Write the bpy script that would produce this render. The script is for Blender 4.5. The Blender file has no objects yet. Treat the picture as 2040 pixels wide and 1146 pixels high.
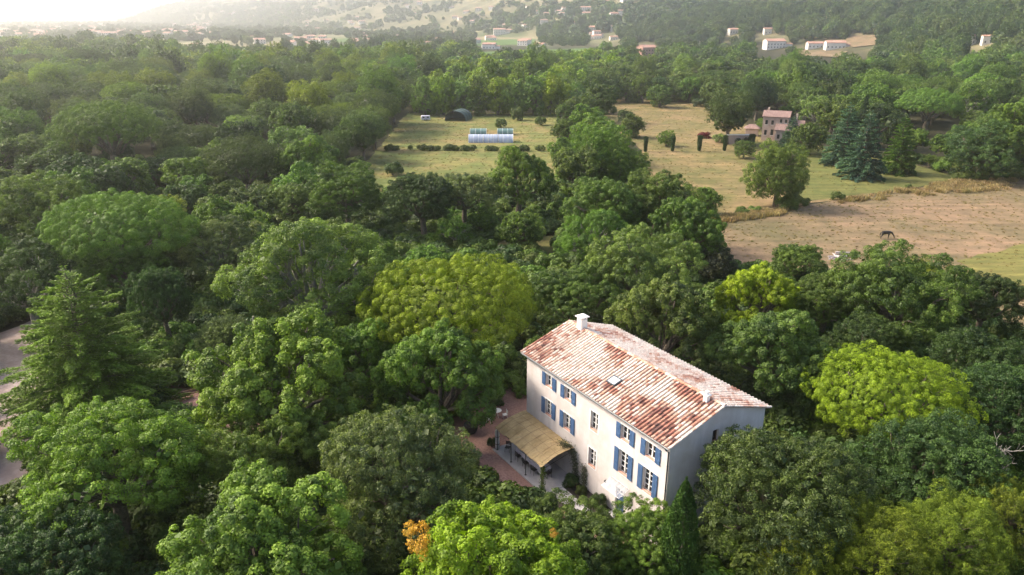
import bpy, math, random
import numpy as np
from mathutils import Vector, Matrix

# ------------------------------------------------------------------ camera, world, sun, exposure
scene = bpy.context.scene
col = scene.collection
RAD = math.radians
FPX, PITCH, HCAM = 1450.0, 20.5, 36.35        # focal length in photo pixels, tilt, height above the garden
cam = bpy.data.objects.new('camera', bpy.data.cameras.new('camera'))
col.objects.link(cam)
cam.location = (0, 0, HCAM)
cam.rotation_euler = (RAD(90 - PITCH), 0, 0)
cam.data.sensor_width = 36.0
cam.data.lens = FPX / 2040.0 * 36.0
cam.data.clip_start = 0.5
cam.data.clip_end = 60000
scene.camera = cam

SUN_EL, SUN_AZ = 40.0, -72.0                  # azimuth clockwise from +Y (the view direction)
world = bpy.data.worlds.new('World')
scene.world = world
world.use_nodes = True
wn = world.node_tree.nodes
sky = wn.new('ShaderNodeTexSky')
sky.sky_type = 'NISHITA'
sky.sun_disc = False
sky.sun_elevation = RAD(SUN_EL)
sky.sun_rotation = RAD(SUN_AZ)
sky.altitude = 200
sky.air_density = 1.0
sky.dust_density = 5.0
sky.ozone_density = 0.7
world.node_tree.links.new(sky.outputs[0], wn['Background'].inputs[0])
wn['Background'].inputs[1].default_value = 0.15

sun = bpy.data.objects.new('sun', bpy.data.lights.new('sun', 'SUN'))
col.objects.link(sun)
sun.data.energy = 2.6
sun.data.angle = RAD(12)
sun.data.color = (1.0, 0.90, 0.745)
_sd = Vector((math.sin(RAD(SUN_AZ)) * math.cos(RAD(SUN_EL)), math.cos(RAD(SUN_AZ)) * math.cos(RAD(SUN_EL)), math.sin(RAD(SUN_EL))))
sun.rotation_euler = _sd.to_track_quat('Z', 'Y').to_euler()
sun.location = (-60, 30, 90)

scene.view_settings.view_transform = 'Standard'
scene.view_settings.look = 'None'
scene.view_settings.gamma = 1.0
scene.view_settings.exposure = 1.45
scene.cycles.max_bounces = 6
scene.cycles.diffuse_bounces = 3
scene.cycles.glossy_bounces = 2
scene.cycles.transmission_bounces = 4
scene.cycles.transparent_max_bounces = 6
scene.cycles.volume_bounces = 1
scene.cycles.caustics_reflective = False
scene.cycles.caustics_refractive = False
scene.cycles.use_denoising = True
scene.cycles.use_adaptive_sampling = False
scene.cycles.sample_clamp_indirect = 4.0

rnd = random.Random(7)
RNG = np.random.default_rng(11)

# ------------------------------------------------------------------ view geometry (used to lay the place out)
_p = RAD(PITCH)
FWD = np.array([0, math.cos(_p), -math.sin(_p)])
UPV = np.array([0, math.sin(_p), math.cos(_p)])
RGT = np.array([1.0, 0, 0])
CAM = np.array([0, 0, HCAM])


def ray(x, y):
    return FWD + (x - 1020) / FPX * RGT + (573 - y) / FPX * UPV


def at(x, y, z=0.0):
    r = ray(x, y)
    return CAM + (z - HCAM) / r[2] * r


def at_plane(x, y, p0, n):
    r = ray(x, y)
    return CAM + (((np.asarray(p0) - CAM) @ n) / (r @ n)) * r


def proj(P):
    d = np.asarray(P, float) - CAM
    w = d @ FWD
    return 1020 + FPX * (d @ RGT) / w, 573 - FPX * (d @ UPV) / w, w


def in_poly(x, y, poly):
    c = False
    n = len(poly)
    j = n - 1
    for i in range(n):
        xi, yi = poly[i]
        xj, yj = poly[j]
        if (yi > y) != (yj > y) and x < (xj - xi) * (y - yi) / (yj - yi) + xi:
            c = not c
        j = i
    return c


def in_poly_np(x, y, poly):
    c = np.zeros(x.shape, bool)
    n = len(poly)
    j = n - 1
    for i in range(n):
        xi, yi = poly[i]
        xj, yj = poly[j]
        if yj != yi:
            c ^= ((yi > y) != (yj > y)) & (x < (xj - xi) * (y - yi) / (yj - yi) + xi)
        j = i
    return c


# terrain height: flat valley floor, a long hill whose foot follows this line from near right to far left
FOOT = np.array([(560, -400), (400, 40), (262, 330), (262, 560), (240, 780), (110, 1120), (-260, 1720),
                 (-1080, 2850), (-1960, 3800), (-2400, 4650), (-4300, 8200)], float)


def terrain_z(x, y):
    x = np.asarray(x, float)
    y = np.asarray(y, float)
    best = np.full(x.shape, 1e18)
    side = np.zeros(x.shape)
    for a, b in zip(FOOT[:-1], FOOT[1:]):
        d = b - a
        t = np.clip(((x - a[0]) * d[0] + (y - a[1]) * d[1]) / (d @ d), 0, 1)
        px, py = x - a[0] - t * d[0], y - a[1] - t * d[1]
        q = px * px + py * py
        s = d[0] * (y - a[1]) - d[1] * (x - a[0])
        m = q < best
        best = np.where(m, q, best)
        side = np.where(m, -np.sign(s), side)
    s = np.sqrt(best) * (side > 0)
    rise = np.where(s < 80, s * s / 160.0, s - 40) * 0.30
    z = 380 * (1 - np.exp(-rise / 380))
    rug = np.sin(x * .013 + 1.7 * np.sin(y * .004)) + .7 * np.sin(y * .017 + x * .006 + 2) + .5 * np.sin(x * .031 - y * .027)
    z = z + rug * np.clip(s * .03, 0, 14)
    far = 105 * np.exp(-((x + 5950) / 620) ** 2 - ((y - 9300) / 900) ** 2) + 55 * np.exp(-((y - 9800) / 700) ** 2) * (x < -2500)
    return np.maximum(z, 0) + far


def tz(x, y):
    return float(terrain_z(np.array([x]), np.array([y]))[0])


def at_ground(px, py):
    r = ray(px, py)
    t = 20.0
    while t < 15000:
        P = CAM + t * r
        if P[2] < tz(P[0], P[1]):
            lo, hi = t / 1.02, t
            for _ in range(18):
                m = (lo + hi) / 2
                P = CAM + m * r
                if P[2] < tz(P[0], P[1]):
                    hi = m
                else:
                    lo = m
            return CAM + hi * r
        t *= 1.02
    return CAM + 9000 * r


# ------------------------------------------------------------------ materials
def new_mat(name):
    m = bpy.data.materials.new(name)
    m.use_nodes = True
    m.node_tree.nodes.clear()
    return m, m.node_tree.nodes, m.node_tree.links


def mat(name, c1, c2=None, scale=4.0, rough=.75, metal=0.0, detail=5, bump=0.0, stretch=None, spec=.35, c3=None, scale3=.3, sharp=(.35, .65)):
    m, n, l = new_mat(name)
    out = n.new('ShaderNodeOutputMaterial')
    b = n.new('ShaderNodeBsdfPrincipled')
    b.inputs['Roughness'].default_value = rough
    b.inputs['Metallic'].default_value = metal
    b.inputs['Specular IOR Level'].default_value = spec
    l.new(b.outputs[0], out.inputs[0])
    if c2 is None:
        b.inputs['Base Color'].default_value = (*c1, 1)
        return m
    tc = n.new('ShaderNodeTexCoord')
    mp = n.new('ShaderNodeMapping')
    if stretch:
        mp.inputs['Scale'].default_value = stretch
    l.new(tc.outputs['Object'], mp.inputs[0])
    nz = n.new('ShaderNodeTexNoise')
    nz.inputs['Scale'].default_value = scale
    nz.inputs['Detail'].default_value = detail
    nz.inputs['Roughness'].default_value = .6
    l.new(mp.outputs[0], nz.inputs['Vector'])
    r = n.new('ShaderNodeValToRGB')
    r.color_ramp.elements[0].position = sharp[0]
    r.color_ramp.elements[1].position = sharp[1]
    r.color_ramp.elements[0].color = (*c1, 1)
    r.color_ramp.elements[1].color = (*c2, 1)
    l.new(nz.outputs[0], r.inputs[0])
    c = r.outputs[0]
    if c3:
        nz3 = n.new('ShaderNodeTexNoise')
        nz3.inputs['Scale'].default_value = scale3
        nz3.inputs['Detail'].default_value = 6
        nz3.inputs['Roughness'].default_value = .65
        l.new(tc.outputs['Object'], nz3.inputs['Vector'])
        r3 = n.new('ShaderNodeValToRGB')
        r3.color_ramp.elements[0].position = .42
        r3.color_ramp.elements[1].position = .62
        l.new(nz3.outputs[0], r3.inputs[0])
        mx = n.new('ShaderNodeMix')
        mx.data_type = 'RGBA'
        l.new(r3.outputs[0], mx.inputs[0])
        l.new(c, mx.inputs[6])
        mx.inputs[7].default_value = (*c3, 1)
        c = mx.outputs[2]
    l.new(c, b.inputs['Base Color'])
    if bump:
        bp = n.new('ShaderNodeBump')
        bp.inputs['Strength'].default_value = bump
        bp.inputs['Distance'].default_value = .05
        l.new(nz.outputs[0], bp.inputs['Height'])
        l.new(bp.outputs[0], b.inputs['Normal'])
    return m


def leaf_mat(name, transl=.3, rough=.55, vary=.22, scattered=False):
    """Leaves: the object's own colour, lighter and yellower or darker leaf by leaf."""
    m, n, l = new_mat(name)
    out = n.new('ShaderNodeOutputMaterial')
    oi = n.new('ShaderNodeObjectInfo')
    at_ = n.new('ShaderNodeAttribute')
    at_.attribute_name = 'tint'
    ramp = n.new('ShaderNodeValToRGB')
    e = ramp.color_ramp.elements
    e[0].position, e[1].position = 0, 1
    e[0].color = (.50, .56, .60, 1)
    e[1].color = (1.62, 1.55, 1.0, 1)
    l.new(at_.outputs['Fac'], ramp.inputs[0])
    mu = n.new('ShaderNodeMix')
    mu.data_type = 'RGBA'
    mu.blend_type = 'MULTIPLY'
    mu.inputs[0].default_value = 1
    if scattered:                                # the colour stored with each scattered piece
        ia = n.new('ShaderNodeAttribute')
        ia.attribute_type = 'INSTANCER'
        ia.attribute_name = 'tone'
        l.new(ia.outputs['Color'], mu.inputs[6])
    else:
        l.new(oi.outputs['Color'], mu.inputs[6])
    l.new(ramp.outputs[0], mu.inputs[7])
    hsv = n.new('ShaderNodeHueSaturation')
    mr = n.new('ShaderNodeMapRange')
    mr.inputs[3].default_value = 1 - vary
    mr.inputs[4].default_value = 1 + vary
    l.new(oi.outputs['Random'], mr.inputs[0])
    l.new(mr.outputs[0], hsv.inputs['Value'])
    hu = n.new('ShaderNodeMapRange')
    hu.inputs[3].default_value = .487
    hu.inputs[4].default_value = .513
    mm = n.new('ShaderNodeMath')
    mm.operation = 'FRACT'
    m7 = n.new('ShaderNodeMath')
    m7.operation = 'MULTIPLY'
    m7.inputs[1].default_value = 7.31
    l.new(oi.outputs['Random'], m7.inputs[0])
    l.new(m7.outputs[0], mm.inputs[0])
    l.new(mm.outputs[0], hu.inputs[0])
    l.new(hu.outputs[0], hsv.inputs['Hue'])
    l.new(mu.outputs[2], hsv.inputs['Color'])
    d = n.new('ShaderNodeBsdfPrincipled')
    d.inputs['Roughness'].default_value = rough
    d.inputs['Specular IOR Level'].default_value = .25
    t = n.new('ShaderNodeBsdfTranslucent')
    ty = n.new('ShaderNodeMix')
    ty.data_type = 'RGBA'
    ty.blend_type = 'MULTIPLY'
    ty.inputs[0].default_value = 1
    ty.inputs[7].default_value = (1.12, 1.28, .55, 1)
    l.new(hsv.outputs[0], ty.inputs[6])
    l.new(ty.outputs[2], t.inputs[0])
    l.new(hsv.outputs[0], d.inputs['Base Color'])
    mx = n.new('ShaderNodeMixShader')
    mx.inputs[0].default_value = transl
    l.new(d.outputs[0], mx.inputs[1])
    l.new(t.outputs[0], mx.inputs[2])
    l.new(mx.outputs[0], out.inputs[0])
    return m


def attr_mat(name, attr='col', rough=.8, scale=9.0, amount=.25):
    m, n, l = new_mat(name)
    out = n.new('ShaderNodeOutputMaterial')
    b = n.new('ShaderNodeBsdfPrincipled')
    b.inputs['Roughness'].default_value = rough
    b.inputs['Specular IOR Level'].default_value = .25
    a = n.new('ShaderNodeAttribute')
    a.attribute_name = attr
    nz = n.new('ShaderNodeTexNoise')
    nz.inputs['Scale'].default_value = scale
    nz.inputs['Detail'].default_value = 4
    tc = n.new('ShaderNodeTexCoord')
    l.new(tc.outputs['Object'], nz.inputs['Vector'])
    mr = n.new('ShaderNodeMapRange')
    mr.inputs[1].default_value = .3
    mr.inputs[2].default_value = .7
    mr.inputs[3].default_value = 1 - amount
    mr.inputs[4].default_value = 1 + amount
    l.new(nz.outputs[0], mr.inputs[0])
    hs = n.new('ShaderNodeHueSaturation')
    l.new(mr.outputs[0], hs.inputs['Value'])
    l.new(a.outputs['Color'], hs.inputs['Color'])
    l.new(hs.outputs[0], b.inputs['Base Color'])
    l.new(b.outputs[0], out.inputs[0])
    return m


M = dict(
    leaf=leaf_mat('leaf', .32),
    needle=leaf_mat('needle', .24, .6),
    wildleaf=leaf_mat('scattered_leaf', .25, scattered=True),
    bark=mat('bark', (.07, .055, .042), (.16, .13, .10), 6, .9, bump=.3),
    pale_bark=mat('pale_bark', (.15, .14, .12), (.27, .25, .22), 5, .85, bump=.2),
    render=mat('lime_render', (.575, .525, .505), (.67, .615, .60), 2.2, .9, bump=.05, stretch=(1, 1, .16), c3=(.55, .485, .45), scale3=.45),
    white=mat('white_paint', (.72, .70, .67), (.80, .78, .76), 3, .6),
    blue=mat('blue_paint', (.045, .095, .20), (.07, .13, .245), 5, .6),
    glass=mat('window_glass', (.015, .018, .022), rough=.06, spec=.6),
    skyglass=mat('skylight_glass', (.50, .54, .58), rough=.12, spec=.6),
    zinc=mat('dark_zinc', (.07, .08, .09), (.11, .12, .13), 3, .45, .4),
    iron=mat('black_iron', (.015, .014, .013), (.03, .028, .026), 8, .6),
    clay=mat('clay_sill', (.46, .25, .19), (.55, .33, .26), 6, .85),
    tile=attr_mat('clay_roof_tile', amount=.3),
    reed=mat('reed_mat', (.42, .29, .13), (.58, .43, .22), 7, .85, stretch=(1, 14, 1), c3=(.36, .25, .11), scale3=.8),
    concrete=mat('concrete', (.33, .31, .31), (.42, .40, .39), 1.5, .85, bump=.05),
    gravel=mat('pink_gravel', (.22, .115, .09), (.42, .25, .205), 6, .95, detail=9, bump=.4, c3=(.26, .145, .115), scale3=.35),
    drive=mat('pale_track', (.30, .23, .20), (.42, .34, .30), 2.5, .95, detail=8, bump=.2, c3=(.26, .19, .165), scale3=.2),
    soil=mat('dark_soil', (.02, .016, .012), (.05, .04, .03), 3, .95, bump=.3),
    cloth=mat('pale_cloth', (.50, .48, .56), (.58, .56, .64), 3, .8),
    poly=mat('polythene', (.27, .31, .40), (.40, .44, .54), 1.2, .35, stretch=(1.6, .2, .2), spec=.5),
    greenpoly=mat('green_polythene', (.09, .17, .155), (.15, .24, .22), 1.2, .45, stretch=(1.6, .2, .2)),
    tarp=mat('dark_green_tarpaulin', (.045, .075, .072), (.075, .115, .11), 1.0, .45),
    stone=mat('pink_stone', (.34, .25, .21), (.46, .36, .31), 1.2, .9, c3=(.40, .32, .28), scale3=.25),
    roofred=mat('old_red_tile', (.165, .10, .088), (.26, .175, .15), 1.4, .85, stretch=(3, .4, 1)),
    farroof=mat('far_red_tile', (.34, .17, .12), (.44, .26, .20), .8, .85),
    farwall=mat('far_pale_wall', (.62, .57, .52), (.72, .68, .63), .4, .9),
    farpink=mat('far_pink_wall', (.40, .22, .17), (.48, .28, .22), .4, .9),
    red=mat('red_leaf', (.12, .012, .015), (.25, .03, .03), 3, .7),
    coat=mat('black_coat', (.008, .007, .007), (.02, .017, .015), 3, .5),
    log=mat('weathered_log', (.30, .25, .24), (.52, .46, .44), 3, .9, stretch=(.3, 3, 3)),
    wood=mat('brown_wood', (.13, .07, .04), (.24, .14, .09), 4, .8),
)


def ground_mat():
    m, n, l = new_mat('land')
    out = n.new('ShaderNodeOutputMaterial')
    b = n.new('ShaderNodeBsdfPrincipled')
    b.inputs['Roughness'].default_value = 1
    b.inputs['Specular IOR Level'].default_value = .1
    tc = n.new('ShaderNodeTexCoord')

    def noise(s, d=6):
        z = n.new('ShaderNodeTexNoise')
        z.inputs['Scale'].default_value = s
        z.inputs['Detail'].default_value = d
        z.inputs['Roughness'].default_value = .65
        l.new(tc.outputs['Object'], z.inputs['Vector'])
        return z.outputs[0]

    def ramp(f, a, c1, bb, c2):
        r = n.new('ShaderNodeValToRGB')
        e = r.color_ramp.elements
        e[0].position, e[1].position = a, bb
        e[0].color, e[1].color = (*c1, 1), (*c2, 1)
        l.new(f, r.inputs[0])
        return r.outputs[0]

    def mix(f, a, c):
        x = n.new('ShaderNodeMix')
        x.data_type = 'RGBA'
        l.new(f, x.inputs[0])
        l.new(a, x.inputs[6])
        l.new(c, x.inputs[7])
        return x.outputs[2]
    floor = ramp(noise(.8, 8), .35, (.018, .020, .010), .7, (.06, .052, .028))           # leaf litter under the trees
    valley = ramp(noise(.006, 9), .40, (.085, .105, .04), .60, (.27, .225, .13))            # fields of the far valley
    scrub = ramp(noise(.02, 10), .38, (.07, .08, .035), .62, (.24, .20, .115))             # dry scrub on the hill
    a = n.new('ShaderNodeAttribute')
    a.attribute_name = 'valley'
    h = n.new('ShaderNodeAttribute')
    h.attribute_name = 'hill'
    c = mix(a.outputs['Fac'], floor, valley)
    c = mix(h.outputs['Fac'], c, scrub)
    l.new(c, b.inputs['Base Color'])
    l.new(b.outputs[0], out.inputs[0])
    return m


M['land'] = ground_mat()


def meadow_mat(name, dry, green, bare, gs=.12, bs=.07, gr=(.45, .62), br=(.5, .66), streak=(1, 1, 1), rz=0):
    m, n, l = new_mat(name)
    out = n.new('ShaderNodeOutputMaterial')
    b = n.new('ShaderNodeBsdfPrincipled')
    b.inputs['Roughness'].default_value = 1
    b.inputs['Specular IOR Level'].default_value = .1
    tc = n.new('ShaderNodeTexCoord')
    mp = n.new('ShaderNodeMapping')
    mp.inputs['Scale'].default_value = streak
    mp.inputs['Rotation'].default_value = (0, 0, RAD(rz))
    l.new(tc.outputs['Object'], mp.inputs[0])

    def noise(s, d, off):
        z = n.new('ShaderNodeTexNoise')
        z.noise_dimensions = '4D'
        z.inputs['W'].default_value = off
        z.inputs['Scale'].default_value = s
        z.inputs['Detail'].default_value = d
        z.inputs['Roughness'].default_value = .68
        l.new(mp.outputs[0], z.inputs['Vector'])
        return z.outputs[0]

    def ramp(f, a, bb, c1=(0, 0, 0), c2=(1, 1, 1)):
        r = n.new('ShaderNodeValToRGB')
        e = r.color_ramp.elements
        e[0].position, e[1].position = a, bb
        e[0].color, e[1].color = (*c1, 1), (*c2, 1)
        l.new(f, r.inputs[0])
        return r.outputs[0]

    def mix(f, a, c):
        x = n.new('ShaderNodeMix')
        x.data_type = 'RGBA'
        l.new(f, x.inputs[0])
        l.new(a, x.inputs[6])
        if isinstance(c, tuple):
            x.inputs[7].default_value = (*c, 1)
        else:
            l.new(c, x.inputs[7])
        return x.outputs[2]
    fine = ramp(noise(1.6, 9, 0), .3, .72, tuple(v * .66 for v in dry), tuple(min(1, v * 1.25) for v in dry))
    c = mix(ramp(noise(gs, 8, 3), *gr), fine, green)
    c = mix(ramp(noise(bs, 8, 7), *br), c, bare)
    mo = n.new('ShaderNodeMix')                  # mottling a few metres wide
    mo.data_type = 'RGBA'
    mo.blend_type = 'MULTIPLY'
    mo.inputs[0].default_value = 1
    l.new(c, mo.inputs[6])
    l.new(ramp(noise(.33, 7, 21), .34, .66, (.70, .72, .70), (1.22, 1.18, 1.12)), mo.inputs[7])
    c = mo.outputs[2]
    ms = n.new('ShaderNodeMapping')              # faint mowing lines
    ms.inputs['Rotation'].default_value = (0, 0, RAD(24))
    ms.inputs['Scale'].default_value = (.05, 1.0, 1)
    l.new(tc.outputs['Object'], ms.inputs[0])
    sn = n.new('ShaderNodeTexNoise')
    sn.inputs['Scale'].default_value = .55
    sn.inputs['Detail'].default_value = 5
    l.new(ms.outputs[0], sn.inputs['Vector'])
    mo2 = n.new('ShaderNodeMix')
    mo2.data_type = 'RGBA'
    mo2.blend_type = 'MULTIPLY'
    mo2.inputs[0].default_value = 1
    l.new(c, mo2.inputs[6])
    l.new(ramp(sn.outputs[0], .36, .64, (.80, .82, .80), (1.14, 1.12, 1.08)), mo2.inputs[7])
    c = mo2.outputs[2]
    sp = ramp(noise(.9, 6, 11), .58, .76)
    c = mix(sp, c, tuple(v * .62 for v in green))
    l.new(c, b.inputs['Base Color'])
    l.new(b.outputs[0], out.inputs[0])
    return m


M['meadow_left'] = meadow_mat('dry_yellow_meadow', (.19, .172, .066), (.112, .135, .044), (.235, .165, .085), gr=(.38, .58))
M['meadow_right'] = meadow_mat('dry_meadow', (.225, .165, .085), (.125, .118, .048), (.24, .165, .098), gr=(.38, .58), gs=.08, bs=.05)
M['lawn'] = meadow_mat('green_lawn', (.128, .130, .045), (.090, .105, .034), (.21, .17, .08), br=(.58, .75))
M['stubble'] = meadow_mat('stubble_field', (.205, .145, .095), (.128, .110, .062), (.235, .158, .108), gs=.06, bs=.045, gr=(.40, .62))
M['strip'] = meadow_mat('green_field_strip', (.16, .15, .052), (.11, .12, .04), (.25, .17, .09), streak=(.5, 2.5, 1), rz=30)
M['clearing'] = meadow_mat('rough_clearing', (.12, .13, .045), (.08, .10, .03), (.20, .15, .07))
M['vine'] = meadow_mat('vine_field', (.085, .15, .035), (.11, .17, .05), (.17, .18, .07), gs=.03, bs=.02, br=(.6, .8))
M['wheat'] = meadow_mat('wheat_field', (.33, .265, .155), (.25, .22, .11), (.37, .29, .19), gs=.02, bs=.02)
M['bare'] = meadow_mat('bare_earth', (.22, .155, .10), (.14, .12, .065), (.25, .175, .115), gs=.08, bs=.06)


# ------------------------------------------------------------------ mesh helpers
def tag(o, label=None, cat=None, group=None, kind=None):
    if label:
        o['label'] = label
    if cat:
        o['category'] = cat
    if group:
        o['group'] = group
    if kind:
        o['kind'] = kind
    return o


def empty(name, loc=(0, 0, 0), rz=0.0):
    o = bpy.data.objects.new(name, None)
    o.empty_display_size = .5
    o.location = loc
    o.rotation_euler = (0, 0, rz)
    col.objects.link(o)
    return o


def link(name, me, parent=None, loc=None):
    o = bpy.data.objects.new(name, me)
    if parent is not None:
        o.parent = parent
    if loc is not None:
        o.location = loc
    col.objects.link(o)
    return o


def np_mesh(name, V, F, mat_=None, tint=None, smooth=False, colr=None):
    """V (n,3), F (m,k) with one k."""
    me = bpy.data.meshes.new(name)
    V = np.ascontiguousarray(V, np.float32)
    F = np.ascontiguousarray(F, np.int32)
    m, k = F.shape
    me.vertices.add(len(V))
    me.vertices.foreach_set('co', V.ravel())
    me.loops.add(m * k)
    me.loops.foreach_set('vertex_index', F.ravel())
    me.polygons.add(m)
    me.polygons.foreach_set('loop_start', np.arange(0, m * k, k, dtype=np.int32))
    me.polygons.foreach_set('loop_total', np.full(m, k, np.int32))
    if smooth:
        me.polygons.foreach_set('use_smooth', np.ones(m, bool))
    if tint is not None:
        a = me.attributes.new('tint', 'FLOAT', 'FACE')
        a.data.foreach_set('value', np.ascontiguousarray(tint, np.float32))
    if colr is not None:
        a = me.attributes.new('col', 'FLOAT_COLOR', 'FACE')
        c4 = np.ones((m, 4), np.float32)
        c4[:, :3] = colr
        a.data.foreach_set('color', c4.ravel())
    if mat_:
        me.materials.append(mat_)
    me.update(calc_edges=True)
    me.validate()
    return me


class MB:
    """Collects boxes, bars, tubes and quads; build() links them as one mesh object."""

    def __init__(s):
        s.v, s.f, s.m, s.sm, s.cl = [], [], [], [], []
        s.mi, s.smooth, s.c = 0, False, (1, 1, 1)

    def add(s, vs, fs):
        b = len(s.v)
        s.v += [tuple(map(float, p)) for p in vs]
        for q in fs:
            s.f.append(tuple(b + i for i in q))
            s.m.append(s.mi)
            s.sm.append(s.smooth)
            s.cl.append(s.c)
        return s

    def quad(s, *p):
        return s.add(p, [tuple(range(len(p)))])

    def box(s, x0, x1, y0, y1, z0, z1):
        return s.add([(x0, y0, z0), (x1, y0, z0), (x1, y1, z0), (x0, y1, z0), (x0, y0, z1), (x1, y0, z1), (x1, y1, z1), (x0, y1, z1)],
                     [(0, 3, 2, 1), (4, 5, 6, 7), (0, 1, 5, 4), (1, 2, 6, 5), (2, 3, 7, 6), (3, 0, 4, 7)])

    def cbox(s, x0, x1, y0, y1, z0, z1, c=.02):
        """box with chamfered vertical and top edges"""
        xs = [(x0 + c, y0), (x1 - c, y0), (x1, y0 + c), (x1, y1 - c), (x1 - c, y1), (x0 + c, y1), (x0, y1 - c), (x0, y0 + c)]
        cx, cy = (x0 + x1) / 2, (y0 + y1) / 2
        top = [(cx + (a - cx) * (1 - 2 * c / (x1 - x0)), cy + (b - cy) * (1 - 2 * c / (y1 - y0))) for a, b in xs]
        vs = [(a, b, z0) for a, b in xs] + [(a, b, z1 - c) for a, b in xs] + [(a, b, z1) for a, b in top]
        fs = [(i, (i + 1) % 8, 8 + (i + 1) % 8, 8 + i) for i in range(8)] + [(8 + i, 8 + (i + 1) % 8, 16 + (i + 1) % 8, 16 + i) for i in range(8)]
        fs += [tuple(range(16, 24)), tuple(range(7, -1, -1))]
        return s.add(vs, fs)

    def tube(s, pts, rad, n=8, cap=True):
        pts = [np.asarray(p, float) for p in pts]
        if not hasattr(rad, '__len__'):
            rad = [rad] * len(pts)
        vs, fs = [], []
        for i, p in enumerate(pts):
            d = pts[min(i + 1, len(pts) - 1)] - pts[max(i - 1, 0)]
            d = d / (np.linalg.norm(d) + 1e-9)
            a = np.cross(d, (0, 0, 1) if abs(d[2]) < .9 else (1, 0, 0))
            a /= np.linalg.norm(a)
            b = np.cross(d, a)
            for k in range(n):
                t = 2 * math.pi * k / n
                vs.append(p + rad[i] * (math.cos(t) * a + math.sin(t) * b))
        for i in range(len(pts) - 1):
            for k in range(n):
                fs.append((i * n + k, i * n + (k + 1) % n, (i + 1) * n + (k + 1) % n, (i + 1) * n + k))
        if cap:
            fs.append(tuple(range(n - 1, -1, -1)))
            fs.append(tuple((len(pts) - 1) * n + k for k in range(n)))
        return s.add(vs, fs)

    def lathe(s, prof, n=16, c=(0, 0)):
        vs = [(c[0] + r * math.cos(2 * math.pi * k / n), c[1] + r * math.sin(2 * math.pi * k / n), z) for r, z in prof for k in range(n)]
        fs = [(i * n + k, i * n + (k + 1) % n, (i + 1) * n + (k + 1) % n, (i + 1) * n + k) for i in range(len(prof) - 1) for k in range(n)]
        fs.append(tuple((len(prof) - 1) * n + k for k in range(n)))
        fs.append(tuple(range(n - 1, -1, -1)))
        return s.add(vs, fs)

    def mesh(s, name, mats, colours=False):
        me = bpy.data.meshes.new(name)
        me.from_pydata(s.v, [], s.f)
        for m_ in (mats if isinstance(mats, (list, tuple)) else [mats]):
            me.materials.append(m_)
        me.polygons.foreach_set('material_index', s.m)
        me.polygons.foreach_set('use_smooth', s.sm)
        if colours:
            a = me.attributes.new('col', 'FLOAT_COLOR', 'FACE')
            c4 = np.ones((len(s.f), 4), np.float32)
            c4[:, :3] = s.cl
            a.data.foreach_set('color', c4.ravel())
        me.update()
        return me

    def build(s, name, mats, parent=None, loc=None, colours=False):
        return link(name, s.mesh(name, mats, colours), parent, loc)


def copy_thing(o, loc, rz=0.0, scale=None):
    r = o.copy()
    col.objects.link(r)
    r.location = loc
    r.rotation_euler = (0, 0, rz)
    if scale is not None:
        r.scale = scale
    for ch in list(o.children):
        c = ch.copy()
        c.parent = r
        col.objects.link(c)
        for g in list(ch.children):
            d = g.copy()
            d.parent = c
            col.objects.link(d)
    return r


# ------------------------------------------------------------------ the land
def build_land():
    az = np.concatenate([np.arange(-180, -56, 6), np.arange(-56, 56.1, .5), np.arange(60, 180, 6)])
    azr = np.radians(az)
    rr = [6.0]
    while rr[-1] < 15500:
        rr.append(rr[-1] * 1.032)
    rr = np.array(rr)
    nA, nR = len(az), len(rr)
    A, Rr = np.meshgrid(azr, rr)
    X, Y = np.sin(A) * Rr, np.cos(A) * Rr
    Z = terrain_z(X.ravel(), Y.ravel()).reshape(X.shape)
    V = np.stack([X, Y, Z], -1).reshape(-1, 3)
    i = np.arange(nR - 1)[:, None]
    j = np.arange(nA)[None, :]
    jn = (j + 1) % nA
    F = np.stack([i * nA + j, (i + 1) * nA + j, (i + 1) * nA + jn, i * nA + jn], -1).reshape(-1, 4)[:, ::-1]
    me = np_mesh('ground', V, F, M['land'], smooth=True)
    hill = np.clip(V[:, 2] / 14, 0, 1)
    d = np.hypot(V[:, 0], V[:, 1])
    val = np.clip((d - 900) / 250, 0, 1)
    for nm, a in (('hill', hill), ('valley', val)):
        t = me.attributes.new(nm, 'FLOAT', 'POINT')
        t.data.foreach_set('value', a.astype(np.float32))
    o = link('ground', me)
    tag(o, kind='structure')
    mb = MB()
    mb.add([(0, 0, -.02)] + [tuple(V[k]) for k in range(nA)], [(0, (k + 1) % nA + 1, k + 1) for k in range(nA)])
    f = mb.build('ground_centre', M['land'])
    tag(f, kind='structure')


build_land()


def sheet(name, px, m, z=.03, jit=.6, step=3.0, world=False):
    """A field outline, seen in the photo at pixels px, laid on the ground with an uneven edge."""
    r = random.Random(name + str(len(px)))
    W = [np.array(q, float) if world else at(*q)[:2] for q in px]
    out = []
    for a, b in zip(W, W[1:] + W[:1]):
        L = np.linalg.norm(b - a)
        n = max(1, min(40, int(L / step)))
        for k in range(n):
            q = a + (b - a) * k / n
            if k and jit:
                q = q + np.array([r.uniform(-jit, jit), r.uniform(-jit, jit)])
            out.append((q[0], q[1], z))
    area = sum(p[0] * q[1] - q[0] * p[1] for p, q in zip(out, out[1:] + out[:1]))
    if area < 0:
        out.reverse()
    mb = MB()
    mb.quad(*out)
    o = mb.build(name, m)
    tag(o, kind='structure')
    return o


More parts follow.
